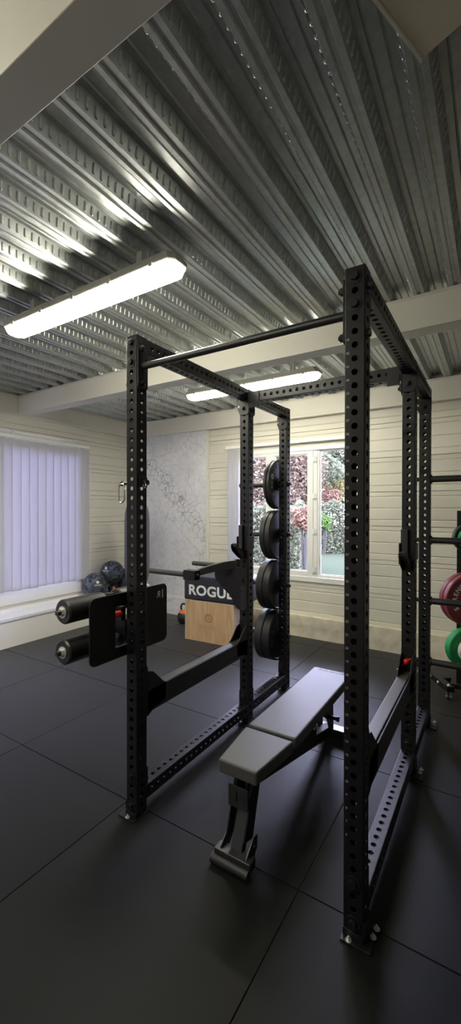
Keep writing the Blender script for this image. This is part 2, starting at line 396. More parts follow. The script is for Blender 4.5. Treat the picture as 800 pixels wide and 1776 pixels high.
# floor of square rubber tiles with narrow seams
b = MB(); px, py = 1.0255, 1.0225; gx, gy = -.700, 1.655
b.box((XL-.3, YF-.2, -.06), (XR+.2, YB+.3, -.02))
tiles = MB()
xs = [gx + px*k for k in range(-5, 5)]; ys = [gy + py*k for k in range(-5, 5)]
g = .0013
for i in range(len(xs)-1):
    for j in range(len(ys)-1):
        x0, x1, y0, y1 = xs[i]+g, xs[i+1]-g, ys[j]+g, ys[j+1]-g
        if x0 > XR or y0 > YB or x1 < XL or y1 < YF: continue
        x0 = max(x0, XL-.05); y0 = max(y0, YF-.05); x1 = min(x1, XR+.05); y1 = min(y1, YB+.05)
        dz = ((i*7+j*13) % 5)*.0001
        e = .0022
        vs = [(x0,y0,-.02),(x1,y0,-.02),(x1,y1,-.02),(x0,y1,-.02),(x0,y0,-.004-dz),(x1,y0,-.004-dz),(x1,y1,-.004-dz),(x0,y1,-.004-dz),
              (x0+e,y0+e,-dz),(x1-e,y0+e,-dz),(x1-e,y1-e,-dz),(x0+e,y1-e,-dz)]
        tiles.add(vs, [(0,1,5,4),(1,2,6,5),(2,3,7,6),(3,0,4,7),(4,5,9,8),(5,6,10,9),(6,7,11,10),(7,4,8,11),(8,9,10,11),(3,2,1,0)])
b.add(tiles.v, tiles.f)
b.build('floor', M['floor'], kind='structure')

# steel deck ceiling
b = MB(); prof = []
k0 = int((XL-.1-DX0)/DP)-1; k1 = int((XR+.2-DX0)/DP)+1
for k in range(k0, k1+1):
    c = DX0 + DP*k
    prof += [(c-.031,0),(c-.012,0),(c-.007,.008),(c+.007,.008),(c+.012,0),(c+.031,0),(c+.053,DD),
             (c+.078,DD),(c+.083,DD-.006),(c+.088,DD),(c+.125,DD),(c+.130,DD-.006),(c+.135,DD),(c+DP-.053,DD)]
y0, y1 = YF-.1, YB+.1; n = len(prof)
vs = [(x,y0,DZ+z) for x,z in prof]+[(x,y1,DZ+z) for x,z in prof]
b.add(vs, [(i,i+1,n+i+1,n+i) for i in range(n-1)])
b.box((XL-.3, YF-.2, ZT), (XR+.3, YB+.3, ZT+.05))
wl_ = sqrt(.022**2+DD**2); cap = []          # pressed slots along every sloping web
for hw_, hh_, up in ((.0078,.0215,0.),(.0062,.0195,.0050),(.0026,.0160,.0072)):
    cap.append([(hw_*cos(t), (hh_-hw_)*(1 if sin(t) > 0 else -1)*(abs(sin(t)) > .01) + hw_*sin(t), up) for t in [2*pi*(i+.5)/10 for i in range(10)]])
cf = [(q*10+i, q*10+(i+1)%10, (q+1)*10+(i+1)%10, (q+1)*10+i) for q in range(2) for i in range(10)] + [tuple(range(20,30))]
cv = [p for rr_ in cap for p in rr_]
for k in range(k0, k1+1):
    c_ = DX0 + DP*k
    if c_ < XL or c_ > .9: continue
    for sd in (1, -1):
        mx_, mz_ = c_+sd*.042, DZ+DD/2; ux, uz = sd*.022/wl_, DD/wl_; nx_, nz_ = sd*DD/wl_, -.022/wl_
        y_ = -.2 + (.0205 if sd < 0 else 0)
        while y_ < YB-.05:
            b.add([(mx_+ux*v_+nx_*(w_-.0003), y_+u_-v_*.18, mz_+uz*v_+nz_*(w_-.0003)) for u_, v_, w_ in cv], cf)
            y_ += .041
b.build('ceiling', M['deck'], kind='structure')

# siding walls
def siding_profile(z0, z1):
    P = []
    def d(z):   # depth into the wall at height z
        t = ((2.631 - z) / .3985) % 1.0; v = 0.
        for c, w, dep in ((.14,.022,.009),(.48,.022,.009),(.82,.022,.009)):
            a = abs(t-c)
            if a < w: v = max(v, dep*(1-a/w))
        a = min(t, 1-t)
        if a < .010: v = max(v, .022*(1-a/.010))
        return v
    zs = {z0, z1}; k = -3
    while True:
        base = 2.631 + .3985*3 - .3985*(k+3)
        if base < z0-.5: break
        for t in (0,-.010,.010,.118,.14,.162,.458,.48,.502,.798,.82,.842):
            z = base - .3985*t
            if z0 < z < z1: zs.add(round(z, 5))
        k += 1
    return [(z, d(z)) for z in sorted(zs)]
def siding(b, fixed, a0, a1, z0, z1, normal):   # normal: '+x' wall at x=fixed facing +x, etc
    P = siding_profile(z0, z1); n = len(P)
    def pt(a, z, d):
        return {'+x':(fixed-d,a,z),'-x':(fixed+d,a,z),'+y':(a,fixed-d,z),'-y':(a,fixed+d,z)}[normal]
    vs = [pt(a0,z,d) for z,d in P]+[pt(a1,z,d) for z,d in P]
    back = [pt(a0,z0,.12),pt(a0,z1,.12),pt(a1,z0,.12),pt(a1,z1,.12)]
    b.add(vs+back, [(i,i+1,n+i+1,n+i) for i in range(n-1)]+[(2*n,2*n+1,2*n+3,2*n+2),(0,n,2*n+2,2*n),(n-1,2*n-1,2*n+3,2*n+1),
          tuple(list(range(n))+[2*n+1,2*n]), tuple(list(range(n,2*n))+[2*n+3,2*n+2])])
WX0, WX1, WZ0, WZ1 = -3.16, -1.33, .70, 2.44      # back window opening
LY0, LY1, LZ0, LZ1 = .35, 3.94, .44, 2.46         # left window opening
b = MB()
siding(b, YB, XL-.12, WX0, .24, ZT, '-y'); siding(b, YB, WX1, XR+.12, .24, ZT, '-y')
siding(b, YB, WX0, WX1, .24, WZ0, '-y'); siding(b, YB, WX0, WX1, WZ1, ZT, '-y')
b.box((XL-.12, YB+.02, -.05), (XR+.12, YB+.13, .25))
b.build('wall_back', M['siding'], kind='structure')
b = MB()
siding(b, XL, YF-.1, LY0, .3, ZT, '+x'); siding(b, XL, LY1, YB+.1, .3, ZT, '+x')
siding(b, XL, LY0, LY1, .3, LZ0, '+x'); siding(b, XL, LY0, LY1, LZ1, ZT, '+x')
b.box((XL-.12, YF-.1, -.05), (XL-.02, YB+.1, .31))
b.build('wall_left', M['siding'], kind='structure')
b = MB(); siding(b, XR, YF-.1, YB+.1, -.05, ZT, '-x'); b.build('wall_right', M['siding'], kind='structure')
b = MB(); siding(b, YF, XL-.1, XR+.1, -.05, ZT, '+y'); b.build('wall_front', M['siding'], kind='structure')

# low boxed wall and sill under the left window; concrete plinth on the back wall
b = MB(); b.box((XL, YF, 0), (-4.81, 4.98, .325)); b.build('baseboard_left', M['wallwhite'], kind='structure')
b = MB(); b.box((XL, YF, .326), (-4.785, 4.975, .352)); b.box((-4.80, YF, .312), (-4.79, 4.975, .326))
b.box((XL, YF, .352), (XL+.015, 4.975, .40))
b.build('trim_1', M['sillwhite'], kind='structure', bevel=.004)
b = MB(); b.box((-3.575, 4.98, 0), (XR, YB-.002, .268)); b.build('baseboard_back', M['concrete'], kind='structure')

# boxed perimeter beams and the two free ceiling beams
def beam_x(name, ya, yb, zb, lip=.0, x0=XL-.05, x1=XR+.05, chamf=.02):
    b = MB(); prof = [(ya,zb),(ya,DZ-chamf-.008),(ya+.010,DZ-.006),(ya+.010,DZ),(yb-.010,DZ),(yb-.010,DZ-.006),(yb,DZ-chamf-.008),(yb,zb)]
    b.prism(prof, 'x', x0, x1)
    if lip: b.box((x0, ya-.018, zb), (x1, ya, zb+.035))
    return b.build(name, M['cream'], kind='structure', bevel=.003)
beam_x('trim_2', 4.99, 5.055, 2.80, lip=1, x0=-5.05)
def beam_y(name, xa, xb, zb, y0, y1):
    b = MB(); prof = [(xa,zb),(xa,DZ),(xb-.010,DZ),(xb-.010,DZ-.006),(xb,DZ-.028),(xb,zb)]
    b.prism(prof, 'y', y0, y1); b.box((xb, y0, zb), (xb+.018, y1, zb+.035))
    return b.build(name, M['cream'], kind='structure', bevel=.003)
beam_y('trim_3', XL+.002, -5.04, 2.80, YF, 4.98)
beam_x('trim_4', 2.985, 3.135, 2.82, x0=-5.04)
beam_x('trim_5', .632, .757, 2.82, x0=-5.04)
beam_x('trim_6', -1.74, -1.60, 2.82, x0=-5.04)
# beige boxed duct corner hanging at the ceiling over the rack
b = MB(); c = Vector((-.165, 1.208)); d1 = Vector((-.069,-.194)).normalized(); d2 = Vector((.087,-.034)).normalized()
d2 = Vector((-d1.y, d1.x)) if Vector((-d1.y, d1.x)).dot(d2) > 0 else Vector((d1.y, -d1.x))
q = [c, c+d1*.42, c+d1*.42+d2*.6, c+d2*.6]
b.prism([tuple(p) for p in q], 'z', 2.821, DZ)
duct = b.build('ceiling_casing', mat('beige_render', (.78,.71,.55), .75, bump=(90,.4,.003)), loc=(-.1,1.1,2.82), bevel=.002)
tag(duct, 'plain beige boxed casing with one pointed corner hanging under the metal deck', 'ceiling casing')
b = MB(); e1 = c - d2*.006; b.prism([tuple(e1), tuple(e1+d1*.42), tuple(e1+d1*.42+d2*.006), tuple(e1+d2*.006)], 'z', 2.812, 2.90)
b.build('edge_trim', M['cream_white'], duct)

# marble slabs in the back corner
b = MB(); b.box((XL+.03, 5.012, .282), (-3.60, 5.052, 2.80))
mb = b.build('marble_panel', M['marble'], loc=None); tag(mb, 'tall grey veined marble wall panel in the back corner beside the window', 'wall panel')
b = MB(); b.box((XL+.03, 4.981, 0), (-3.578, 5.05, .27)); mb2 = b.build('stone_skirting', M['marble'])
tag(mb2, 'low marble skirting slab under the tall veined wall panel', 'skirting')
b = MB(); b.box((-3.60, 5.00, .282), (-3.572, 5.052, 2.80)); b.box((-5.05, 5.0, .268), (-3.572, 5.05, .284)); b.build_each('edge_strip', M['cream_white'], mb)

# ------------------------------------------------------------------ back window
yo = 5.10
w = thing('window_1', '', '', (-2.2, yo, 1.5)); del w['label']; del w['category']; w['kind'] = 'structure'
b = MB(); t = .055
b.box((WX0-.02, YB-.012, WZ0), (WX0+t, yo+.06, WZ1)); b.box((WX1-t, YB-.012, WZ0), (WX1+.02, yo+.06, WZ1))
b.box((WX0-.02, YB-.014, WZ1-t), (WX1+.02, yo+.06, WZ1)); b.box((WX0-.02, YB-.02, WZ0), (WX1+.02, yo+.06, WZ0+.065))
b.box((-1.965, yo-.03, WZ0), (-1.905, yo+.06, WZ1))
b.build('window_frame', M['pvc'], w, bevel=.004)
def sash(x0, x1, fl, fr, fb, ft, z0, z1, yy):
    b = MB(); b.plate([(x0,z0),(x1,z0),(x1,z1),(x0,z1)], [[(x0+fl,z0+fb),(x1-fr,z0+fb),(x1-fr,z1-ft),(x0+fl,z1-ft)]], 'y', yy-.03, yy+.03)
    s = b.build('sash', M['pvc'], w, bevel=.004)
    b = MB(); b.box((x0+fl-.005, yy+.004, z0+fb-.005), (x1-fr+.005, yy+.012, z1-ft+.005)); b.build('glass_pane', M['glass'], s)
    b = MB(); i0, i1 = x0+fl, x1-fr; b.plate([(i0-.004,z0+fb-.004),(i1+.004,z0+fb-.004),(i1+.004,z1-ft+.004),(i0-.004,z1-ft+.004)],
        [[(i0+.012,z0+fb+.012),(i1-.012,z0+fb+.012),(i1-.012,z1-ft-.012),(i0+.012,z1-ft-.012)]], 'y', yy-.012, yy+.0)
    b.build('glazing_bead', M['pvc'], s)
    return s
sash(WX0+.03, -2.572, .03, .06, .085, .075, WZ0+.045, WZ1-.02, yo-.012)
sash(-2.570, -1.958, .06, .072, .085, .075, WZ0+.045, WZ1-.02, yo-.012)
sash(-1.915, WX1-.03, .035, .05, .055, .045, WZ0+.04, WZ1-.02, yo+.01)
for z in (.86, 1.35, 1.80, 2.27):
    b = MB(); b.cyl((-1.935, yo-.052, z-.035), (-1.935, yo-.052, z+.035), .009, 10); b.box((-1.96, yo-.05, z-.03), (-1.91, yo-.036, z+.03)); b.build('hinge', M['pvc'], w, bevel=.002)
b = MB(); b.box((-2.585, yo-.06, 1.50), (-2.555, yo-.042, 1.58)); b.box((-2.582, yo-.085, 1.40), (-2.558, yo-.07, 1.55)); b.cyl((-2.57,yo-.05,1.54),(-2.57,yo-.08,1.54),.009,8)
b.build('window_handle', M['pvc'], w, bevel=.003)
# left window behind the blind
w = thing('window_2', '', '', (XL-.05, 2.1, 1.5)); del w['label']; del w['category']; w['kind'] = 'structure'
b = MB(); xo = XL-.04; t = .07
b.box((xo-.04, LY0, LZ0), (XL+.014, LY0+t, LZ1)); b.box((xo-.04, LY1-t, LZ0), (XL+.014, LY1, LZ1))
b.box((xo-.04, LY0, LZ1-.05), (XL+.014, LY1, LZ1)); b.box((xo-.04, LY0, LZ0), (XL+.02, LY1, LZ0+.225))
for yy in (1.55, 2.74): b.box((xo-.04, yy-.06, LZ0), (XL+.010, yy+.06, LZ1))
b.build('window_frame', M['pvc'], w, bevel=.004)
b = MB(); b.box((xo-.012, LY0+.05, LZ0+.14), (xo-.004, LY1-.05, LZ1-.04)); b.build('glass_pane', M['glass'], w)

# blinds
def blind(name, label, rail_lo, rail_hi, slats, zb, zt):
    B = thing(name, label, 'window blind', ((rail_lo[0]+rail_hi[0])/2, (rail_lo[1]+rail_hi[1])/2, rail_lo[2]))
    b = MB(); b.box(rail_lo, rail_hi); b.build('headrail', M['pvc'], B, bevel=.003)
    for (x, y, a, wd) in slats:
        b = MB(); dx, dy = cos(a)*wd/2, sin(a)*wd/2; nx, ny = -sin(a), cos(a); N = 6; vs = []; sl = .012*random.uniform(-.3,1)
        for z in (zb+sl, zt-.012):
            for i in range(N+1):
                u = i/N*2-1; k = .006*(1-u*u); vs.append((x+dx*u+nx*k, y+dy*u+ny*k, z))
        b.add(vs, [(i,i+1,N+1+i+1,N+1+i) for i in range(N)]); s = b.build('slat', M['blind'], B, smooth=True)
        b = MB(); b.cyl((x,y,zt-.02),(x,y,zt+.001),.006,6); b.build('slat_clip', M['pvc'], s)
    return B
sl = []; y = .42
while y < 3.98: sl.append((-5.0, y, radians(90-random.uniform(4,8)), .127)); y += .1145
B = blind('vertical_blind', 'wide white vertical blind closed over the window on the side wall', (-5.03, .34, 2.505), (-4.985, 4.03, 2.545), sl, .615, 2.505)
b = MB(); b.tube([(-4.985,4.02,2.50),(-4.985,4.03,1.8),(-4.98,4.035,1.2),(-4.985,4.03,.85)], .0022, 6); b.tube([(-4.99,4.045,2.50),(-4.985,4.06,1.7),(-4.985,4.055,.85)], .0018, 6)
b.cyl((-4.985,4.03,.80),(-4.985,4.03,.86),.008,8); b.build_each('pull_cord', M['pvc'], B)
sl = [(-3.12+.019*i, 4.955+random.uniform(-.006,.006), radians(62+random.uniform(-5,5)), .127) for i in range(10)]
blind('vertical_blind', 'white vertical blind drawn open into a narrow bunch beside the marble panel', (-3.25, 4.985, 2.485), (-1.36, 5.025, 2.525), sl, .66, 2.485)
# brackets above the left blind
for y in (2.93, 3.82):
    b = MB(); b.box((XL+.001, y-.006, 2.555), (XL+.03, y+.006, 2.62)); b.box((XL+.001, y-.012, 2.60), (XL+.012, y+.012, 2.62))
    o = b.build('wall_bracket', M['pvc'], loc=(XL, y, 2.58), bevel=.002); tag(o, 'small white bracket on the siding above the wide blind, %s' % ('nearer the beam end' if y < 3 else 'nearer the room corner'), 'bracket')
for y0_, y1_ in ((1.2, 2.92), (2.95, 3.81)):
    b = MB(); b.cyl((XL+.012, y0_, 2.60), (XL+.012, y1_, 2.60), .008, 8)
    o = b.build('conduit', M['pvc'], loc=(XL, y0_, 2.6), smooth=True); tag(o, 'thin white conduit above the wide blind, %s' % ('long length crossing under the ceiling beam' if y0_ < 2 else 'short length nearer the marble corner'), 'conduit')

# ------------------------------------------------------------------ ceiling lights
def ceiling_light(loc, label):
    T = thing('ceiling_light', label, 'ceiling light', loc, 'fluorescent ceiling lights')
    x, y, z = loc; L = .785; hw = .078
    def ring(hw, hl, zz, c): 
        return [(x-hl+c,y-hw,zz),(x+hl-c,y-hw,zz),(x+hl,y-hw+c,zz),(x+hl,y+hw-c,zz),(x+hl-c,y+hw,zz),(x-hl+c,y+hw,zz),(x-hl,y+hw-c,zz),(x-hl,y-hw+c,zz)]
    def loft(rs):
        b = MB(); vs = sum(rs, []); n = 8; fs = [tuple(range(n))]+[tuple(range((len(rs)-1)*n, len(rs)*n))]
        for j in range(len(rs)-1): fs += [(j*n+i, j*n+(i+1)%n, (j+1)*n+(i+1)%n, (j+1)*n+i) for i in range(n)]
        b.add(vs, fs); return b
    loft([ring(hw-.006, L-.006, z+.045, .03), ring(hw, L, z+.052, .03), ring(hw, L, z+.064, .03), ring(hw-.02, L-.03, z+.105, .03)]).build('housing', M['housing'], T, bevel=.003)
    loft([ring(.048, L-.045, z, .03), ring(.064, L-.022, z+.012, .03), ring(hw-.008, L-.010, z+.046, .03)]).build('diffuser', M['lamp'], T, bevel=.006)
    for k in range(5):
        for s in (-1, 1):
            xx = x-.64+.32*k; b = MB(); b.box((xx-.012, y+s*hw-.004, z+.036), (xx+.012, y+s*hw+.004, z+.072)); b.build('clip', M['housing'], T, bevel=.002)
    for xx in (x-.5, x+.5):
        b = MB(); b.box((xx-.02, y-.02, z+.10), (xx+.02, y+.02, DZ+.004)); b.build('mount', M['housing'], T)
    return T
ceiling_light((-2.165, 1.700, 2.862), 'long fluorescent light on the metal deck nearest the camera, before the cream beam')
ceiling_light((-2.165, 3.755, 2.862), 'fluorescent light beyond the cream beam, partly behind the rack top')

ceiling_light((-2.165, -.355, 2.862), 'fluorescent light behind the camera before the first beam')

# ------------------------------------------------------------------ the rack
SEC = .0762; WT = .005; HR = .0127; PIT = .0508
def perf_tube(b, o, ax, L, t_first, n, faces='abcd', hr=HR):
    """square tube from o along axis ax (0,1,2), section centred on the axis, holes on all four sides"""
    oth = [i for i in range(3) if i != ax]; h = SEC/2; r = .004
    def P(t, u, v): p = [0,0,0]; p[ax] = t; p[oth[0]] = u; p[oth[1]] = v; return (o[0]+p[0], o[1]+p[1], o[2]+p[2])
    seg = 12
    for fi in range(4):
        def Q(t, u, d):   # u across the face, d depth outward
            return {0: P(t,u,d), 1: P(t,u,-d), 2: P(t,d,u), 3: P(t,-d,u)}[fi]
        w = h-r
        cells = []; t = 0.
        holes = [t_first+PIT*k for k in range(n)] if 'abcd'[fi] in faces else []
        cur = 0.
        for hc in holes:
            lo, hi = hc-PIT/2+.002, hc+PIT/2-.002
            if lo > cur+1e-5: cells.append((cur, lo, None))
            cells.append((lo, hi, hc)); cur = hi
        if cur < L: cells.append((cur, L, None))
        for lo, hi, hc in cells:
            for dd in (h, h-WT):
                if hc is None: b.add([Q(lo,-w,dd),Q(hi,-w,dd),Q(hi,w,dd),Q(lo,w,dd)], [(0,1,2,3)]); continue
                a = (hi-lo)/2; vs = []; 
                for i in range(seg):
                    th = 2*pi*(i+.5)/seg; c_, s_ = cos(th), sin(th); vs.append(Q(hc+hr*c_, hr*s_, dd))
                for i in range(seg):
                    th = 2*pi*(i+.5)/seg; c_, s_ = cos(th), sin(th); k = min(a/max(abs(c_),1e-6), w/max(abs(s_),1e-6)); vs.append(Q(hc+k*c_, k*s_, dd))
                fs = [(i,(i+1)%seg,seg+(i+1)%seg,seg+i) for i in range(seg)]
                vs += [Q(hc+a,w,dd),Q(hc-a,w,dd),Q(hc-a,-w,dd),Q(hc+a,-w,dd)]
                def onedge(i): th = 2*pi*(i+.5)/seg; return a/max(abs(cos(th)),1e-6) < w/max(abs(sin(th)),1e-6), cos(th) > 0, sin(th) > 0
                for i in range(seg):
                    j = (i+1)%seg; A, Bq = onedge(i), onedge(j)
                    if A[0] != Bq[0]:
                        ci = 2*seg + (0 if (A[1] if A[0] else Bq[1]) and (Bq[2] if not Bq[0] else A[2]) else 1 if (Bq[2] if not Bq[0] else A[2]) else 2 if not (A[1] if A[0] else Bq[1]) else 3)
                        fs.append((seg+i, seg+j, ci))
                b.add(vs, fs)
            if hc is not None:
                vs = []
                for dd in (h, h-WT):
                    for i in range(seg): th = 2*pi*(i+.5)/seg; vs.append(Q(hc+hr*cos(th), hr*sin(th), dd))
                b.add(vs, [(i,(i+1)%seg,seg+(i+1)%seg,seg+i) for i in range(seg)])
    for su in (-1, 1):
        for sv in (-1, 1):
            vs = []
            for t in (0, L):
                for i in range(4):
                    th = (pi/2)*i/3; vs.append(P(t, su*(h-r+r*cos(th)), sv*(h-r+r*sin(th))))
            b.add(vs, [(i,i+1,5+i,4+i) for i in range(3)])
HXL, HXR = -1.6135, -.4455       # upright centre lines
HY = (1.6112, 2.7792, 3.4653)
H = 2.54
R_ = thing('power_rack', 'large black perforated steel six post power rack with plate storage standing on the rubber floor', 'power rack', (-1.03, 2.54, 0))
def jb(): return MB()
up0 = None
for xx in (HXL, HXR):
    for yy in HY:
        if up0 is None:
            b = MB(); perf_tube(b, (0,0,0), 2, H, .0636, 49)
            b.box((-SEC/2+.001, -SEC/2+.001, H-.004), (SEC/2-.001, SEC/2-.001, H-.0005))
            me_o = b.build('upright', M['steel'], smooth=True); up0 = me_o; o = me_o
        else:
            o = up0.copy(); COL.objects.link(o)
        o.parent = R_; o.location = Vector((xx, yy, 0)) - R_.location
# crossmembers
def rail(a, ax, L, n, name='crossmember'):
    b = MB(); perf_tube(b, a, ax, L, (L-PIT*(n-1))/2, n); return b.build(name, M['steel'], R_, smooth=True)
ztop = H-SEC/2-.002; zbot = .108
for xx in (HXL, HXR):
    for (ya, yb, n) in ((HY[0], HY[1], 21), (HY[1], HY[2], 11)):
        for z in (ztop, zbot):
            rail((xx, ya+SEC/2, z), 1, yb-ya-SEC, n)
rail((HXL+SEC/2, HY[1], 2.478), 0, HXR-HXL-SEC, 21)
# joint brackets with bolts
def bracket(poly, axis, t0, t1, bolts, d, mark=None, left_logo=None):
    b = MB(); b.prism(poly, axis, t0, t1); o = b.build('joint_bracket', M['steel'], R_, bevel=.0012)
    for p in bolts:
        b = MB(); b.hexbolt(p, d, r=.015, h=.016, washer=.021, stud=.006); b.build('nut', M['bolt'], o, bevel=.001)
        b = MB(); pv = Vector(p)+Vector(d)*.016; b.cyl(pv, pv+Vector(d)*.004, .0085, 12, r2=.006); b.build('bolt_end', M['zinc'], o)
    if left_logo:
        b = MB(); p, xd, yd, sz = left_logo; b.text('R', sz, p, xd, yd, ext=.0008, bold=.02); b.build('letter_mark', M['white'], o)
    return o
h = SEC/2
for xx in (HXL, HXR):
    for k, yy in enumerate(HY):
        # -y faces of the 2nd and 3rd posts at the top and at the bottom
        if k:
            yf = yy-h
            bracket([(xx-h-.016,H-.075),(xx+h+.008,H-.075),(xx+h+.008,H-.165),(xx+h-.01,H-.192),(xx-h+.004,H-.192),(xx-h-.016,H-.150)], 'y', yf-.007, yf-.0005,
                    [(xx-.006, yf-.007, H-.140)], (0,-1,0), left_logo=((xx-h-.006, yf-.0075, H-.128), (1,0,0), (0,0,1), .022))
            bracket([(xx-h,zbot+.04),(xx+h,zbot+.04),(xx+h,zbot+.135),(xx-h,zbot+.135)], 'y', yf-.007, yf-.0005, [(xx, yf-.007, zbot+.095)], (0,-1,0))
        if k < 2:
            yf = yy+h
            bracket([(xx-h,H-.075),(xx+h,H-.075),(xx+h,H-.17),(xx-h,H-.17)], 'y', yf+.0005, yf+.007, [(xx, yf+.007, H-.140)], (0,1,0))
            bracket([(xx-h,zbot+.04),(xx+h,zbot+.04),(xx+h,zbot+.135),(xx-h,zbot+.135)], 'y', yf+.0005, yf+.007, [(xx, yf+.007, zbot+.095)], (0,1,0))
# rear crossmember brackets on the inner faces of the middle posts
for xx, s in ((HXL, 1), (HXR, -1)):
    xf = xx+s*h; t0, t1 = sorted((xf+s*.0005, xf+s*.007))
    b = MB(); b.prism([(HY[1]-h-.01, 2.50), (HY[1]+h+.01, 2.50), (HY[1]+h+.01, 2.36), (HY[1]+h-.02, 2.335), (HY[1]-h+.02, 2.335), (HY[1]-h-.01, 2.36)], 'x', t0, t1)
    o = b.build('joint_bracket', M['steel'], R_, bevel=.001)
    b = MB(); b.hexbolt((xf+s*.007, HY[1], 2.385), (s,0,0), r=.015, h=.016, washer=.021, stud=.008); b.build('nut', M['bolt'], o)
    b = MB(); b.box((min(xf, xf+s*.09), HY[1]-h-.007, 2.40), (max(xf, xf+s*.09), HY[1]-h-.0005, 2.515)); b.build('joint_bracket', M['steel'], R_, bevel=.001)
# big bolts through the front posts
for xx in (HXL, HXR):
    b = MB()
    for z in (2.5016, 2.400, .216, .0636): 
        b = MB(); b.hexbolt((xx, HY[0]-h, z), (0,-1,0), r=.0165, h=.016, washer=.028); b.build('bolt', M['bolt'], R_, bevel=.0012)
# pull-up bar with its end plates
for xx, s in ((HXL, 1), (HXR, -1)):
    xf = xx+s*h; t0, t1 = sorted((xf+s*.0005, xf+s*.008))
    b = MB(); b.prism(rrect(HY[0]-h+.002, 2.262, HY[0]+h-.002, 2.508, .012), 'x', t0, t1); pl = b.build('bar_end_plate', M['steel'], R_, bevel=.001)
    for (y, z) in ((HY[0]-.012, 2.470), (HY[0]-.012, 2.292)):
        b = MB(); b.hexbolt((xf+s*.008, y, z), (s,0,0), r=.015, h=.018, washer=.022, stud=.006); b.build('nut', M['bolt'], pl, bevel=.001)
        b = MB(); b.hexbolt((xx-s*h, y, z), (-s,0,0), r=.0155, h=.015, washer=.024); b.build('bolt', M['bolt'], R_, bevel=.001)
b = MB(); b.cyl((HXL+h+.006, HY[0]+.004, 2.383), (HXR-h-.006, HY[0]+.004, 2.383), .0175, 20); b.build('pull_up_bar', M['steel_worn'], R_, smooth=True)
# storage pegs on the rear posts
PZ = (1.858, 1.398, .940, .480)
for xx, s in ((HXL, -1), (HXR, 1)):
    for z in PZ:
        b = MB(); xf = xx+s*h
        b.cyl((xf-s*.001, HY[2], z), (xf+s*.010, HY[2], z), .034, 20); b.cyl((xf+s*.008, HY[2], z), (xf+s*.43, HY[2], z), .0242, 20); b.cyl((xf+s*.43, HY[2], z), (xf+s*.436, HY[2], z), .0242, 20, r2=.018)
        pg = b.build('storage_peg', M['steel_worn'], R_, smooth=True)
        b = MB(); b.hexbolt((xx-s*h, HY[2], z), (-s,0,0), r=.017, h=.018, washer=.022, stud=.008); b.build('nut', M['bolt'], pg, bevel=.001)
# feet
for xx, sx in ((HXL, -1), (HXR, 1)):
    for yy in HY:
        b = MB(); xo_ = (.052 if yy > HY[0] else .040)*sx
        b.box((min(xx-h-.004, xx+xo_*1.75), yy-.066, .0005), (max(xx+h+.004, xx+xo_*1.75), yy+.056, .007))
        f = b.build('foot_plate', M['steel'], R_, bevel=.001)
        b = MB(); x1_ = xx+sx*h
        b.box((min(x1_, x1_+sx*.006), yy-h, .007), (max(x1_, x1_+sx*.006), yy+h, .075)); b.box((xx-h, yy-h-.006, .007), (xx+h, yy-h, .035)); b.build_each('foot_gusset', M['steel'], R_, bevel=.001)
        for p in ((xx-.012, yy-h-.018), (xx+sx*(h+.026), yy+.005), (xx+sx*(h+.03), yy+.045)):
            b = MB(); b.hexbolt((p[0], p[1], .007), (0,0,1), r=.0075, h=.008, washer=.012, stud=.008); b.build('anchor_bolt', M['zinc'], f, bevel=.0008)
# front right post hole numbers: grey paints the light seen through laser cut digits
b = MB()
for k in range(6, 44):
    z = .0636+PIT*k; b.text(str(k), .013, (HXR-h+.012, HY[0]-h-.0002, z+.022), (1,0,0), (0,0,1), ext=.0004)
b.build('hole_numbers', mat('hole_number', (.55,.55,.55), .5), R_)
b = MB()
for k in range(6, 44):
    z = .0636+PIT*k; b.text(str(k), .013, (HXL-h+.012, HY[0]-h-.0002, z+.022), (1,0,0), (0,0,1), ext=.0004)
b.build('hole_numbers', M['emboss'], R_)

# ------------------------------------------------------------------ spotter arms
def spotter(xx, label):
    T = thing('spotter_arm', label, 'spotter arm', (xx, HY[0]+h, .6), 'spotter arms between the rack posts')
    ya, yb = HY[0]+h, HY[1]-h
    b = MB(); b.box((xx-h+.001, ya+.010, .545), (xx+h-.006, yb-.010, .636)); o = b.build('arm_tube', M['steel_worn'], T, bevel=.006, seg=3)
    b = MB(); b.box((xx-h+.004, ya+.03, .636), (xx+h-.014, yb-.03, .6465)); b.build('wear_strip', mat('wear_strip', (.045,.045,.042), .36, 0, .6), T, bevel=.003)
    b = MB(); b.box((xx+h-.0065, ya+.01, .530), (xx+h-.001, yb-.01, .647)); b.build('side_plate', M['steel_worn'], T, bevel=.001)
    for (y0_, s) in ((ya, 1), (yb, -1)):
        b = MB(); t0, t1 = sorted((y0_+s*.001, y0_+s*.008)); b.prism(rrect(xx-h+.001, .50, xx+h-.001, .795, .025), 'y', t0, t1)
        br = b.build('end_bracket', M['steel'], T, bevel=.001)
        for xs_ in (xx-h+.001, xx+h-.007):
            b = MB(); b.prism([(y0_+s*.008,.51),(y0_+s*.07,.545),(y0_+s*.15,.548),(y0_+s*.16,.645),(y0_+s*.135,.66),(y0_+s*.05,.742),(y0_+s*.008,.755)], 'x', xs_, xs_+.006); b.build('end_gusset', M['steel'], br, bevel=.001)
    if xx == HXR:
        yk = yb-.008
        b = MB(); b.cyl((xx-.004, yk, .704), (xx-.004, yk-.028, .704), .0155, 16); b.cyl((xx-.034, yk-.030, .672), (xx+.022, yk-.030, .728), .0048, 10)
        b.sphere((xx-.004, yk-.028, .704), .0175, 16, 10); b.build('pin_handle', M['red'], T, smooth=True)
        b = MB(); b.cyl((xx-.036, yk-.03, .668), (xx-.048, yk-.033, .650), .004, 8); b.sphere((xx-.05, yk-.034, .648), .007, 10, 6); b.build('pin_tip', M['chrome'], T, smooth=True)
    return T
spotter(HXL, 'black steel spotter arm between the posts on the side nearer the stacked boxes')
spotter(HXR, 'black steel spotter arm with red pin on the bench side near the coloured plate cart')

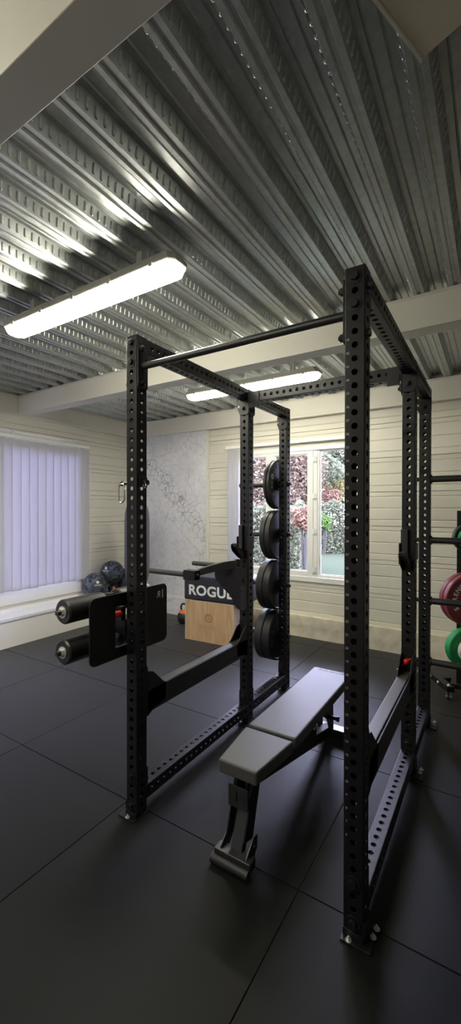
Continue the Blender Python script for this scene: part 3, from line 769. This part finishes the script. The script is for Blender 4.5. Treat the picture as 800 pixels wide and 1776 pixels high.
# ------------------------------------------------------------------ J cups
def jcup(xx, z0, label):
    T = thing('j_cup', label, 'j-cup', (xx, HY[1]-h, z0), 'j-cups on the middle posts')
    yf = HY[1]-h
    b = MB(); b.box((xx-h-.004, yf-.008, z0-.005), (xx+h+.002, yf-.001, z0+.235)); b.box((xx-h-.012, yf-.03, z0+.02), (xx-h-.004, yf+.05, z0+.15)); b.box((xx+h+.003, yf-.03, z0+.05), (xx+h+.009, yf+.07, z0+.15))
    b.build_each('back_plate', M['steel'], T, bevel=.002)
    b = MB(); b.prism(rrect(xx-.030, yf-.036, xx+.004, yf-.009, .005, 3), 'z', z0+.045, z0+.238); b.build('bar_guard', M['plastic'], T, bevel=.003)
    poly = [(yf-.008,z0-.02),(yf-.030,z0-.015),(yf-.120,z0+.045),(yf-.140,z0+.075),(yf-.140,z0+.100),(yf-.120,z0+.103),(yf-.108,z0+.075),(yf-.075,z0+.058),(yf-.036,z0+.055),(yf-.008,z0+.055)]
    b = MB(); b.prism(poly, 'x', xx-.032, xx-.022); b.prism(poly, 'x', xx+.008, xx+.018); b.build_each('hook_plate', M['steel'], T, bevel=.001)
    poly2 = [(y, z+.003) for y, z in [(yf-.010,z0+.038),(yf-.07,z0+.040),(yf-.113,z0+.062),(yf-.132,z0+.080),(yf-.134,z0+.102),(yf-.116,z0+.106),(yf-.104,z0+.078),(yf-.072,z0+.060),(yf-.036,z0+.057),(yf-.010,z0+.058)]]
    b = MB(); b.prism(poly2, 'x', xx-.0215, xx+.0075); b.build('bar_rest', M['plastic'], T, bevel=.002)
    return T
jcup(HXL, 1.272, 'black hook shaped j-cup on the middle post above the dip handles')
jcup(HXR, 1.272, 'black j-cup on the middle post above the red pin of the spotter arm')

# ------------------------------------------------------------------ dip attachment on the middle left post
T = thing('dip_attachment', 'black two handled dip attachment clamped on the middle rack post beside the stacked boxes', 'dip attachment', (HXL, HY[1], 1.1))
xa = HXL-h; yc = HY[1]
for yy in (yc-h-.009, yc+h+.002):
    b = MB(); b.prism([(HXL+h-.004,1.02),(HXL+h-.004,.875),(HXL-.005,.845),(HXL-h-.02,.870),(-1.697,.90),(-1.730,.955),(-1.800,1.010),(-1.862,1.064),(-1.88,1.095),(-1.88,1.160),(HXL-h-.05,1.185),(HXL+h-.004,1.185)], 'y', yy, yy+.007)
    o = b.build('side_plate', M['steel'], T, bevel=.001)
b = MB(); b.text('ROGUE', (.056,.05), (HXL-.004, yc-h-.0092, .955), (0,0,1), (-1,0,0), ext=.0008, bold=.015); b.build('lettering', M['emboss'], T)
b = MB(); b.cyl((HXL-.01, yc-h-.009, 1.09), (HXL-.01, yc-h-.03, 1.09), .012, 12); b.build('pin', M['bolt'], T)
b = MB(); b.box((xa-.15, yc-h-.002, 1.085), (xa-.004, yc+h+.002, 1.165)); b.build('neck', M['steel'], T, bevel=.002)
for s in (-1, 1):
    E0 = Vector((xa-.05, yc+s*.03, 1.185)); E1 = Vector((-1.935, yc+s*.282, 1.135))
    N = 8; dirh = Vector((E1.x-E0.x, E1.y-E0.y, 0)).normalized(); nn = Vector((-dirh.y, dirh.x, 0)); vs = []
    for i in range(N+1):
        t = i/N; p = E0.lerp(E1, t); zt = 1.205+.028*sin(pi*min(1,(1-t)*.62+.0))*1.2 - .050*t; hb = .05-.010*t+.012*(1-t)
        for sgn in (-1, 1): vs.append((p.x+nn.x*.022*sgn, p.y+nn.y*.022*sgn, zt)); vs.append((p.x+nn.x*.022*sgn, p.y+nn.y*.022*sgn, zt-hb*1.1))
    b = MB(); fs = [(0,1,3,2),(4*N,4*N+2,4*N+3,4*N+1)]
    for i in range(N): a = 4*i; c_ = 4*i+4; fs += [(a,a+2,c_+2,c_),(a+1,c_+1,c_+3,a+3),(a,c_,c_+1,a+1),(a+2,a+3,c_+3,c_+2)]
    b.add(vs, fs); b.build('arm', M['steel_worn'], T, bevel=.002)
    b = MB(); b.box((-1.985, yc+s*.282-.034, 1.098), (-1.875, yc+s*.282+.034, 1.172)); jx = b.build('joint_box', M['steel'], T, bevel=.004)
    b = MB(); b.hexbolt((-1.875, yc+s*.282-.006, 1.135), (1,0,0), r=.014, h=.016, washer=.022, stud=.006); b.build('nut', M['bolt'], jx)
    b = MB(); b.cyl((-1.984, yc+s*.282, 1.133), (-2.345, yc+s*.282, 1.133), .0205, 22); b.cyl((-2.345, yc+s*.282, 1.133), (-2.353, yc+s*.282, 1.133), .0205, 22, r2=.016); b.build('grip', M['grip'], T, smooth=True)
    b = MB(); b.cyl((-1.984, yc+s*.282, 1.133), (-2.000, yc+s*.282, 1.133), .024, 22); b.build('collar', M['steel'], T, smooth=True)

# ------------------------------------------------------------------ leg roller on the front left post
T = thing('leg_roller', 'four roller leg attachment with black logo plate pinned to the front post near the blind', 'leg roller', (HXL-h, HY[0], 1.0))
xp = HXL-h-.0015
b = MB(); b.plate(rrect(1.337, .853, 1.899, 1.190, .035, 6), [list(reversed(rrect(1.500, .908, 1.700, 1.122, .004, 2)))], 'x', xp-.007, xp)
pl = b.build('logo_plate', M['steel'], T, bevel=.001)
b = MB(); b.text('R', (.050,.052), (xp+.0003, 1.826, 1.132), (0,-1,0), (0,0,1), ext=-.0008, bold=.012)
b.box((xp-.0002, 1.856, 1.108), (xp+.0008, 1.864, 1.158)); b.build('letter_mark', M['white'], pl)
rx = -1.800
for z in (1.120, .920):
    b = MB(); b.cyl((rx, 1.262, z), (rx, 1.915, z), .012, 14); b.build('shaft', M['chrome'], T, smooth=True)
    for (ya, yb) in ((1.293, 1.535), (1.634, 1.876)):
        b = MB(); b.lathe([(.022,ya+.001),(.055,ya),(.0615,ya+.007),(.0615,yb-.007),(.055,yb),(.022,yb-.001)], (rx,0,z), (0,1,0), 36)
        ro = b.build('foam_roller', M['foam'], T, smooth=True)
        b = MB(); b.lathe([(.013,ya-.005),(.030,ya-.004),(.030,ya+.001),(.013,ya+.001)], (rx,0,z), (0,1,0), 24); b.cyl((rx,ya-.003,z),(rx,ya-.016,z),.0205,6); b.build('hub_nut', M['zinc'], ro)
        b = MB(); b.cyl((rx,ya-.016,z),(rx,ya-.036,z),.0135,14,r2=.011); b.build('end_cap', M['plastic'], ro, smooth=True)
b = MB(); b.box((rx-.02, 1.560, .87), (rx+.02, 1.612, 1.165)); b.box((rx+.02, 1.570, .96), (xp-.006, 1.605, 1.04)); b.box((rx, 1.72, .98), (xp-.006, 1.76, 1.03)); b.build_each('mount_frame', M['steel'], T, bevel=.002)
b = MB(); b.box((-1.70, 1.540, 1.04), (xp+.0, 1.57, 1.115)); b.build('pin_housing', M['steel'], T, bevel=.002)
b = MB(); b.cyl((-1.664,1.542,1.080),(-1.664,1.515,1.080),.016,16); b.sphere((-1.664,1.514,1.080),.0175,14,8); b.tube([(-1.664,1.512,1.078),(-1.69,1.488,1.070),(-1.712,1.472,1.068)],.0065,8); b.build('pin_handle', M['red'], T, smooth=True)

# snap hook hanging from a black band peg on the front left post, ring pin on the inner face
T = thing('snap_hook', 'steel snap hook hanging from a black peg on the front post near the blind', 'snap hook', (HXL-h-.03, HY[0], 1.76))
b = MB(); b.cyl((HXL-h-.001, 1.600, 1.768), (HXL-h-.058, 1.600, 1.768), .009, 10); b.cyl((HXL-h-.058, 1.600, 1.768), (HXL-h-.064, 1.600, 1.768), .014, 10); b.build('band_peg', M['bolt'], T)
pts = []; cx, cz = HXL-h-.054, 1.715
for i in range(24):
    a = 2*pi*i/24; st = .026 if sin(a) >= 0 else -.026
    pts.append((cx+.017*cos(a)-.012*(.0+sin(a)*-.25), 1.590+.004*cos(a), cz+.021*sin(a)+st*1.12))
b = MB(); b.tube(pts, .0042, 8, closed=True); b.build('hook_loop', M['chrome'], T, smooth=True)
T = thing('ring_pin', 'black pin with a small steel ring on the inner side of the front post', 'pin', (HXL+h, HY[0], 1.76))
b = MB(); b.cyl((HXL+h+.001, HY[0]+.012, 1.770), (HXL+h+.030, HY[0]+.012, 1.770), .015, 12); b.box((HXL+h+.001, HY[0]-.02, 1.745), (HXL+h+.006, HY[0]+.034, 1.80)); b.build('pin', M['bolt'], T, bevel=.001)
b = MB(); b.tube([(HXL+h+.02+.010*cos(2*pi*i/16), HY[0]-.004, 1.756+.016*sin(2*pi*i/16)) for i in range(16)], .0022, 6, closed=True); b.build('ring', M['chrome'], T, smooth=True)

# ------------------------------------------------------------------ bumper plates
def plate_mesh(r, th, hub=True, lip=.012):
    t = th/2
    return [(.026,-t),(.060,-t),(.062,-t+.003),(r*.80,-t+.006),(r-.022,-t+.006),(r-.018,-t),(r-.006,-t),(r,-t+.006),(r,t-.006),(r-.006,t),(r-.018,t),(r-.022,t-.006),(r*.80,t-.006),(.062,t-.003),(.060,t),(.026,t),(.026,-t)]
def make_plate(name, label, r, th, m, loc, axis, grp, txt=None, tm=None, emblem=None, ring=M['steel']):
    """axis: unit vector that points out of the face that carries the writing"""
    ax = Vector(axis).normalized(); loc = Vector(loc)
    T = thing(name, label, 'weight plate', loc, grp)
    b = MB(); b.lathe(plate_mesh(r, th), loc, ax, 48); b.build('disc', m, T, smooth=True)
    b = MB(); b.lathe([(.0255,-th/2+.001),(.042,-th/2-.0005),(.042,-th/2+.002),(.042,th/2-.002),(.042,th/2+.0005),(.0255,th/2-.001),(.0255,-th/2+.001)], loc, ax, 32); b.build('hub_ring', ring, T, smooth=True)
    if txt:
        up = Vector((0,0,1)); rt = up.cross(ax).normalized(); b = MB(); o = loc + ax*(th/2-.0055)
        for st, ang, rad, size in txt:          # one letter at a time around the face; ang: degrees clockwise from the top
            wstep = size*.78/rad; n = len(st)
            for i, ch in enumerate(st):
                if ch == ' ': continue
                a = radians(ang)+(i-(n-1)/2)*wstep
                rd = up*cos(a)+rt*sin(a); tg = rt*cos(a)-up*sin(a)
                b.text(ch, size, o+rd*rad, tg, rd, ext=.0012, bold=.02)
        b.build('lettering', tm, T)
    if emblem:
        a, rad, s, em = emblem; up = Vector((0,0,1)); rt = up.cross(ax).normalized(); o = loc+ax*(th/2-.006); a = radians(a); b = MB()
        p = o+(up*cos(a)+rt*sin(a))*rad; b.lathe([(s*.35,0),(s,0),(s,.0015),(s*.35,.0015),(s*.35,0)], p, ax, 20); b.build('emblem', em, T)
    return T
stack = ((0, .031, -1.6575, 'plain'), (1, .050, -1.657, 'x'), (2, .067, -1.657, 'x'), (3, .076, -1.657, 'x'))
pos_words = ('top storage peg', 'second storage peg', 'third storage peg', 'lowest storage peg')
for k, th, xs_, _ in stack:
    for j in range(2):
        x = xs_ - th*(j+.5) - .0015*j
        face = 'facing the bench' if j == 0 else 'behind its twin'
        th_w = ('thin', 'medium thick', 'thick', 'thickest')[k]
        txt = tm = em = None
        if j == 0 and k == 0: txt = [('Sveltus', -14, .158, .056), ('15 KG', -112, .155, .044)]; tm = M['gold_mark']; em = (-66, .160, .027, M['gold_mark'])
        if j == 0 and k == 3: txt = [('25 KG', -80, .15, .05)]; tm = M['red_mark']
        make_plate('bumper_plate', '%s black rubber bumper plate on the %s, %s' % (th_w, pos_words[k], face), .2255, th-.001, M['rubber'], (x, HY[2], PZ[k]-.0017), (1,0,0), 'black bumper plates on the rack pegs', txt, tm, em)

# ------------------------------------------------------------------ adjustable bench
T = thing('weight_bench', 'adjustable weight bench with grey padded seat and backrest inside the rack', 'weight bench', (-.997, 2.3, 0))
bx = -.997
def pad(poly, z0, z1, name):
    b = MB(); b.prism(poly, 'z', z0, z1); return b.build(name, M['pad'], T, bevel=.010, seg=3, smooth=False)
sp_ = pad([(-1.098,1.628),(-.893,1.628),(-.858,1.952),(-1.138,1.952)], .387, .452, 'seat_pad')
bp_ = pad([(-1.137,1.980),(-.857,1.980),(-.857,2.975),(-1.137,2.975)], .387, .452, 'back_pad')
b = MB(); b.text('ROGUE', (.054,.034), (bx, 2.935, .4521), (1,0,0), (0,1,0), ext=.0006, bold=.02, spacing=1.1); b.build('lettering', M['emboss'], bp_)
def bar(b, p0, p1, w, hgt, up=(0,0,1)):
    p0 = Vector(p0); p1 = Vector(p1); d = (p1-p0).normalized(); s = d.cross(Vector(up)).normalized(); u = s.cross(d)
    vs = [p + s*a*w/2 + u*c*hgt/2 for p in (p0,p1) for a, c in ((-1,-1),(1,-1),(1,1),(-1,1))]
    return b.add(vs, [(3,2,1,0),(4,5,6,7),(0,1,5,4),(1,2,6,5),(2,3,7,6),(3,0,4,7)])
b = MB(); bar(b, (bx, 1.74, .335), (bx, 2.90, .055), .062, .070); b.build('spine', M['steel'], T, bevel=.003)
b = MB(); bar(b, (bx, 1.76, .352), (bx, 1.640, .052), .060, .040, (0,1,0)); b.build('front_post', M['steel_worn'], T, bevel=.003)
b = MB()
for x_ in (bx-.050, bx+.044): b.box((x_, 1.655, .10), (x_+.007, 1.735, .375), Matrix.Rotation(radians(-18), 3, 'X'))
fp = b.build_each('post_cheek', M['steel'], T, bevel=.001)
b = MB(); b.plate([(bx-.052,.245),(bx+.052,.245),(bx+.052,.345),(bx-.052,.345)], [[(bx-.004,.325),(bx-.004,.270),(bx-.010,.270),(bx-.010,.325)]], 'y', 1.640, 1.646)
lp = b.build('logo_plate', M['steel_worn'], T, bevel=.001)
b = MB(); b.text('R', (.062,.058), (bx+.022, 1.6398, .296), (1,0,0), (0,0,1), ext=.0008, bold=.01); b.build('letter_mark', M['gap'], lp)
b = MB()
for x_ in (bx-.03, bx+.024): bar(b, (x_, 1.70, .37), (x_, 1.662, .24), .010, .03, (0,1,0))
b.build_each('seat_support', M['steel'], T)
b = MB(); b.box((bx-.095, 1.585, .018), (bx+.095, 1.640, .062)); ff = b.build('front_foot', M['steel_worn'], T, bevel=.003)
for s in (-1, 1):
    b = MB(); b.prism([(1.575,.02),(1.66,.02),(1.70,.06),(1.70,.115),(1.67,.125),(1.60,.07)], 'x', bx+s*.068-.003, bx+s*.068+.003); b.build('foot_gusset', M['steel_worn'], ff, bevel=.001)
    b = MB(); b.cyl((bx+s*.071, 1.665, .085), (bx+s*.079, 1.665, .085), .008, 10); b.build('bolt', M['bolt'], ff)
b = MB(); b.cyl((bx-.100, 1.575, .023), (bx+.094, 1.575, .023), .021, 22); b.build('foot_roller', M['rubber'], ff, smooth=True)
b = MB(); b.box((bx-.285, 2.862, .012), (bx+.285, 2.938, .078)); rf = b.build('rear_foot', M['steel_worn'], T, bevel=.003)
for s in (-1, 1):
    b = MB(); b.box((bx+s*.262-.022, 2.868, .0005), (bx+s*.262+.022, 2.932, .012)); b.build('rubber_foot', M['rubber'], rf, bevel=.002)
b = MB()
for x_ in (bx-.042, bx+.036): b.prism([(2.50,.386),(2.86,.386),(2.875,.08),(2.80,.08),(2.74,.20),(2.56,.33)], 'x', x_, x_+.006)
b.build_each('rear_post', M['steel'], T, bevel=.001)
b = MB(); b.cyl((bx-.06, 2.775, .205), (bx+.105, 2.775, .205), .013, 12); b.cyl((bx+.098, 2.775, .205), (bx+.112, 2.775, .205), .018, 12); b.build('adjuster_handle', M['plastic'], T, smooth=True)
b = MB()
teeth = [(2.06,.30),(2.10,.345)]
for i in range(7): y_ = 2.12+.055*i; z_ = .335-.016*i; teeth += [(y_, z_+.030),(y_+.022, z_+.034),(y_+.030, z_+.006),(y_+.048, z_+.002)]
teeth += [(2.53,.24),(2.53,.17),(2.30,.20),(2.10,.25)]
for x_ in (bx-.046, bx+.040): b.prism(teeth, 'x', x_, x_+.006)
b.build_each('ladder_plate', M['steel'], T, bevel=.0008)
b = MB()
for x_ in (bx-.032, bx+.022): b.box((x_, 1.70, .362), (x_+.010, 1.93, .387)); b.box((x_-.004, 2.00, .355), (x_+.014, 2.90, .387))
b.build_each('pad_rail', M['steel'], T, bevel=.002)
b = MB(); b.cyl((bx-.065, 1.945, .345), (bx+.065, 1.945, .345), .012, 12); b.build('pivot', M['bolt'], T)

# ------------------------------------------------------------------ boxes, kettlebell, balls, bag
a = radians(2.8); RB = Matrix.Rotation(a, 3, 'Z')
T = thing('plyo_box', 'pale birch plywood plyo box with round burnt logo under the black soft box', 'plyo box', (-3.29, 4.125, 0))
def obx(b, lo, hi): 
    o = Vector((-3.29, 4.125, 0)); c = MB().box(lo, hi); b.add([o + RB @ Vector(v) for v in c.v], c.f)
b = MB(); obx(b, (.012,0,.006), (.692,.018,.496)); obx(b, (.012,.512,.006), (.692,.53,.496)); b.build_each('panel', M['wood'], T, bevel=.002)
b = MB(); obx(b, (0,0,.0005), (.012,.53,.50)); obx(b, (.688,0,.0005), (.70,.53,.50)); obx(b, (0,0,.0005), (.70,.53,.008)); obx(b, (0,0,.492), (.70,.53,.50)); b.build_each('edge_panel', M['ply_edge'], T, bevel=.002)
b = MB(); o = Vector((-3.29, 4.125, 0)); cpt = o + RB @ Vector((.35, -.0006, .30)); ax = RB @ Vector((0,-1,0))
b.lathe([(.036,0),(.056,0),(.056,.0008),(.036,.0008),(.036,0)], cpt, ax, 28)
b.text('S', (.085,.075), cpt+ax*.0003, RB @ Vector((1,0,0)), (0,0,1), ext=.0006, bold=.03); b.build('round_logo', M['wood_mark'], T)
b = MB(); b.text('SVELTUS', (.058,.050), o + RB @ Vector((.35, -.0008, .185)), RB @ Vector((1,0,0)), (0,0,1), ext=.0006, spacing=1.15); b.build('lettering', mat('faint_burnt_mark', (.43,.26,.12), .6), T)
T = thing('soft_plyo_box', 'black soft plyo box with white lettering stacked on the plywood box', 'soft plyo box', (-3.305, 4.12, .50))
b = MB(); o = Vector((-3.305, 4.12, 0)); c = MB().box((0,0,.501), (.84,.55,.80)); b.add([o + RB @ Vector(v) for v in c.v], c.f); b.build('body', M['softbox'], T, bevel=.02, seg=4)
b = MB(); b.text('ROGUE', (.186,.170), o + RB @ Vector((.392, -.0008, .622)), RB @ Vector((1,0,0)), (0,0,1), ext=.0008, bold=.03, spacing=1.04); b.build('lettering', M['white'], T)

T = thing('kettlebell', 'black kettlebell with an orange band standing on the floor beside the plywood box', 'kettlebell', (-3.74, 4.68, 0))
b = MB(); o = (-3.74, 4.68, 0)
b.lathe([(.001,.001),(.062,.001),(.085,.02),(.103,.07),(.106,.10),(.098,.135),(.082,.155)], o, (0,0,1), 28); b.build('body', M['rubber'], T, smooth=True)
b = MB(); b.lathe([(.082,.155),(.078,.172),(.060,.185),(.001,.189)], o, (0,0,1), 28); b.build('colour_band', M['orange'], T, smooth=True)
b = MB(); b.tube([(-3.74-.050,4.68,.172),(-3.74-.066,4.68,.215),(-3.74-.056,4.68,.258),(-3.74-.030,4.68,.275),(-3.74+.030,4.68,.275),(-3.74+.056,4.68,.258),(-3.74+.066,4.68,.215),(-3.74+.050,4.68,.172)], .0145, 12); b.build('handle', M['plastic'], T, smooth=True)

def ball(c, r, label, m, logo=None, tint=None):
    T = thing('slam_ball', label, 'slam ball', c, 'slam balls on the window sill')
    b = MB(); b.sphere(c, r, 36, 22); b.build('shell', m, T, smooth=True)
    if logo:
        d = Vector(logo).normalized(); b = MB(); up = Vector((0,0,1)); xt = up.cross(d).normalized(); yt = d.cross(xt); o = Vector(c)+d*(r-.0012)
        b.lathe([(.0,.001),(.020,.0),(.020,.0022),(.0,.003)], o+yt*.02, d, 20)
        b.text('SVELTUS', (.026,.024), o-yt*.022+d*.0006, xt, yt, ext=.0022, bold=.01); b.build('logo', M['white'], T)
    if tint:
        d = Vector(tint).normalized(); b = MB(); b.lathe([(.0,.001),(.020,-.002),(.020,.001),(.0,.003)], Vector(c)+d*(r-.0005), d, 16); b.build('patch', M['orange'], T)
    return T
camdir = Vector((4.9,-4.1,1.1))
ball((-4.905,4.06,.5275), .175, 'marbled dark blue slam ball on the sill nearest the blind', M['ball'], logo=camdir+Vector((1.6,.8,.8)))
ball((-4.905,4.38,.672), .175, 'marbled dark blue slam ball resting on top of its two neighbours', M['ball'], logo=camdir+Vector((-3.2,-2.4,1.6)))
ball((-4.905,4.70,.5275), .175, 'marbled dark blue slam ball on the sill half behind the front rack post', M['ball'])
ball((-4.893,4.38,.4225), .07, 'small dark ball with orange patch wedged on the sill between the big balls', M['rubber'], tint=camdir+Vector((.5,1.6,1.2)))

T = thing('punch_bag', 'tall dark punch bag hanging from the metal deck behind the front rack post', 'punch bag', (-4.2, 4.2, .60))
b = MB(); b.lathe([(.001,.60),(.12,.605),(.150,.64),(.166,.72),(.172,.9),(.172,1.45),(.164,1.58),(.140,1.68),(.10,1.72),(.001,1.725)], (-4.2,4.2,0), (0,0,1), 40); b.build('body', M['bag'], T, smooth=True)
b = MB(); b.cyl((-4.2,4.2,1.98), (-4.2,4.2,DZ+.004), .006, 8); b.tube([(-4.2+.02*cos(i*pi/6),4.2,1.98+.02*sin(i*pi/6)) for i in range(12)], .004, 6, closed=True)
for i in range(4): b.cyl((-4.2+.1*cos(i*pi/2),4.2+.1*sin(i*pi/2),1.70), (-4.2,4.2,1.96), .007, 6)
b.build_each('hanging_strap', M['plastic'], T)

# ------------------------------------------------------------------ plate cart at the right edge
T = thing('plate_cart', 'black weight plate cart on casters carrying burgundy and green plates beside the rack', 'plate cart', (-.25, 4.13, 0))
ca = Vector((.53,-.85,0)).normalized(); cs = Vector((ca.y*-1, ca.x, 0))   # leg direction, sideways (to the right)
PC = Vector((-.235, 4.12, 0))
b = MB(); bar(b, PC+Vector((0,0,.10)), PC+Vector((0,0,1.62)), .075, .075, (0,1,0)); b.build('post', M['steel'], T, bevel=.003)
legs = []
for s in (-1, 1):
    root = PC + cs*(.20*s); f = Vector((-.305, 3.985, 0)) if s < 0 else Vector((-.305,3.985,0)) + cs*.42
    bk = f - ca*.62
    b = MB(); bar(b, f+Vector((0,0,.098)), bk+Vector((0,0,.098)), .062, .050); lg = b.build('base_leg', M['steel'], T, bevel=.003); legs.append((f, bk, lg))
    for p, tt in ((f, 1), (bk, -1)):
        q = p - ca*.035*tt
        b = MB(); b.box((q.x-.022,q.y-.022,.066),(q.x+.022,q.y+.022,.072)); 
        for e in (-.017, .013): b.box((q.x+e, q.y-.014, .022), (q.x+e+.004, q.y+.014, .068))
        b.cyl((q.x-.026,q.y,.0265),(q.x+.026,q.y,.0265),.005,8); cst = b.build('caster', M['zinc'], lg)
        b = MB(); b.cyl((q.x-.011,q.y,.0265),(q.x+.011,q.y,.0265),.026,22); b.build('wheel', M['rubber'], lg, smooth=True, bevel=.003)
        b = MB(); b.cyl((q.x,q.y,.123),(q.x,q.y,.132),.014,14,r2=.006); b.build('bolt_cap', M['zinc'], lg, smooth=True)
    for t_ in (.16, .30):
        q = f - ca*t_ - cs*(.031 if s < 0 else -.031); b = MB(); b.sphere((q.x,q.y,.098), .013, 12, 8, (1,1,1)); b.build('bolt_cap', M['zinc'], lg, smooth=True)
b = MB(); bar(b, legs[0][0]-ca*.22+Vector((0,0,.098)), legs[1][0]-ca*.22+Vector((0,0,.098)), .06, .048); b.build('base_crossbar', M['steel'], T, bevel=.003)
b = MB(); q = (legs[0][0]+legs[1][0])/2-ca*.22; b.bbox((PC.x, PC.y, .112), (.16,.16,.04)); b.build('post_foot', M['steel'], T, bevel=.003)
def peg(z, off, name='peg'):
    b = MB(); p = PC+Vector((0,0,z)); b.cyl(p+ca*.03, p+ca*.22, .0235, 18); return b.build(name, M['steel_worn'], T, smooth=True)
for z in (1.37, .875, .47, 1.10): peg(z, 0)
pa = ca
def cp(z, d, side=0): return PC + ca*d + cs*side + Vector((0,0,z))
G = 'coloured plates on the cart'
make_plate('bumper_plate', 'burgundy bumper plate at the back of the pair on the cart beside the rack', .225, .058, M['burgundy'], cp(.875,.080), ca, G)
make_plate('bumper_plate', 'burgundy bumper plate with white lettering at the front of the pair on the cart', .225, .058, M['burgundy'], cp(.875,.148), ca, G,
           [('STRENGTH', -62, .150, .052)], M['white'], None)
make_plate('bumper_plate', 'green bumper plate low on the cart above its base', .170, .075, M['green'], cp(.455,.080), ca, G)
make_plate('bumper_plate', 'white plate in front of the low green plate on the cart', .105, .055, M['white_rubber'], cp(.450,.150), ca, G)
make_plate('bumper_plate', 'small black plate at the top of the cart behind the small green one', .115, .045, M['rubber'], cp(1.39,.065), ca, G)
make_plate('bumper_plate', 'small green plate at the top of the cart above the burgundy pair', .092, .035, M['green'], cp(1.385,.108), ca, G)
T2 = thing('spring_collar', 'orange spring collar clipped on the cart peg above the burgundy plates', 'spring collar', cp(1.185,.06))
b = MB(); p = cp(1.10,.12)
b.lathe([(.0245,-.02),(.034,-.02),(.034,.02),(.0245,.02),(.0245,-.02)], p, ca, 20); b.build('clamp_ring', M['orange'], T2, smooth=True)
b = MB(); q0 = p+Vector((0,0,.03)); b.cyl(q0, q0+Vector((-.05,-.01,.10)), .009, 8, r2=.003); b.cyl(q0, q0+Vector((.05,.01,.10)), .009, 8, r2=.003); b.build_each('squeeze_tab', M['orange'], T2, smooth=True)

# ------------------------------------------------------------------ outside
b = MB(); b.box((-30, YB+.2, -.12), (12, 40, -.05)); b.box((-30,-12,-.12),(XL-.3,YB+.2,-.05)); b.build('ground', M['lawn'], kind='structure')
def leaves(name, label, cat, group, c, dims, n, size, m, stems=5, box=False):
    c = Vector(c); T = thing(name, label, cat, (c.x, c.y, -.05), group)
    rnd = random.Random(hash((round(c.x,2), round(c.y,2), n)) & 0xffff)
    b = MB(); ang = YAW; R2 = Matrix.Rotation(ang, 3, 'Z')
    for i in range(n):
        while True:
            p = Vector((rnd.uniform(-1,1), rnd.uniform(-1,1), rnd.uniform(-1,1)))
            if p.length < 1 and (p.length > .55 or rnd.random() < .35): break
        k = 1+.18*sin(5*p.x+3*p.z+c.x)+.12*sin(9*p.z+4*p.x)
        if box:
            p = Vector((rnd.uniform(-1,1), rnd.uniform(-1,1), rnd.uniform(-1,1))); k = 1.
            p.z = p.z if p.z < .5 else p.z*(1+.08*sin(7*p.x+c.x))
        p = Vector((p.x*dims[0], p.y*dims[1], p.z*dims[2]))*k
        q = c + R2 @ p
        if q.z < -.04: q.z = rnd.uniform(-.04, .3)
        s = size*rnd.uniform(.6,1.3); u = Vector((rnd.gauss(0,1), rnd.gauss(0,1), rnd.gauss(0,.6))).normalized(); v = u.orthogonal().normalized(); v = (Matrix.Rotation(rnd.uniform(0,6.28),3,u) @ v)
        w_ = u.cross(v)*.15
        b.add([q-u*s, q+v*s*.5+w_*s, q+u*s, q-v*s*.5+w_*s], [(0,1,2),(0,2,3)])
    b.build('foliage', m, T)
    b = MB()
    for i in range(stems):
        x_ = rnd.uniform(-.5,.5)*dims[0]; base = Vector((c.x,c.y,-.06)) + R2 @ Vector((x_*.4, rnd.uniform(-.3,.3)*dims[1], 0)); top = c + R2 @ Vector((x_*1.2, rnd.uniform(-.4,.4)*dims[1], dims[2]*.7))
        mid = base.lerp(top,.5)+Vector((rnd.uniform(-.1,.1),rnd.uniform(-.1,.1),0)); b.tube([base, mid, top], .025, 6)
    b.build_each('stem', M['bark'], T, smooth=True)
def at(px, fwd, z):    # a point fwd metres ahead of the doorway-side corner, bearing px
    X = (px-400)/722.75*fwd; return (-sin(YAW)*fwd+cos(YAW)*X, cos(YAW)*fwd+sin(YAW)*X, z)
G = 'shrubs and trees beyond the back window'
leaves('shrub', 'tall shrub with dusky red leaves outside the window beyond the top plates', 'shrub', G, at(455,11.5,2.3), (1.15,.6,1.75), 11000, .062, M['leaf_red'])
leaves('shrub', 'bushy dusky red shrub outside the middle window pane', 'shrub', G, at(518,12.0,2.2), (.75,.5,1.35), 8000, .06, M['leaf_red'])
leaves('shrub', 'low bright red shrub outside in front of the ivy hedge', 'shrub', G, at(527,9.5,1.42), (.30,.2,.30), 900, .05, M['leaf_brightred'])
leaves('shrub', 'bright red leaved shrub outside behind the hinged window frame', 'shrub', G, at(568,17.0,2.10), (.62,.3,.48), 2600, .05, M['leaf_brightred'])
leaves('tree', 'grey green tree outside the widest window pane', 'tree', G, at(590,20.5,4.4), (2.6,1.0,2.6), 22000, .085, M['leaf_grey'])
leaves('shrub', 'yellow green shrub outside beyond the widest window pane', 'shrub', G, at(592,17.6,2.55), (1.05,.5,.95), 6500, .05, M['leaf_yellow'])
leaves('shrub', 'small fresh green shrub outside low beside the window frame', 'shrub', G, at(562,15.6,1.15), (.32,.2,.32), 1000, .045, M['leaf_lime'])
hedge_words = ('end of the ivy hedge outside beyond the bunched blind', 'length of ivy hedge outside under the red shrubs', 'length of ivy hedge outside behind the window hinges', 'length of ivy hedge outside above the strip of lawn')
for i, (px_, fw, hw_) in enumerate(((430,10.2,.62), (492,10.2,.46), (574,16.2,.80), (640,16.2,.70))):
    leaves('hedge', 'dense grey green %s' % hedge_words[i], 'hedge', 'ivy hedge outside the back window', at(px_,fw,.86 if i < 2 else .92), (hw_,.30,.93 if i < 2 else 1.0), 9000, .038 if i < 2 else .05, M['leaf_ivy'], stems=3, box=True)
leaves('tree', 'pale leafy tree outside far behind the red shrubs', 'tree', G, at(490,17.0,3.6), (2.4,1.0,1.5), 11000, .085, M['leaf_grey'])
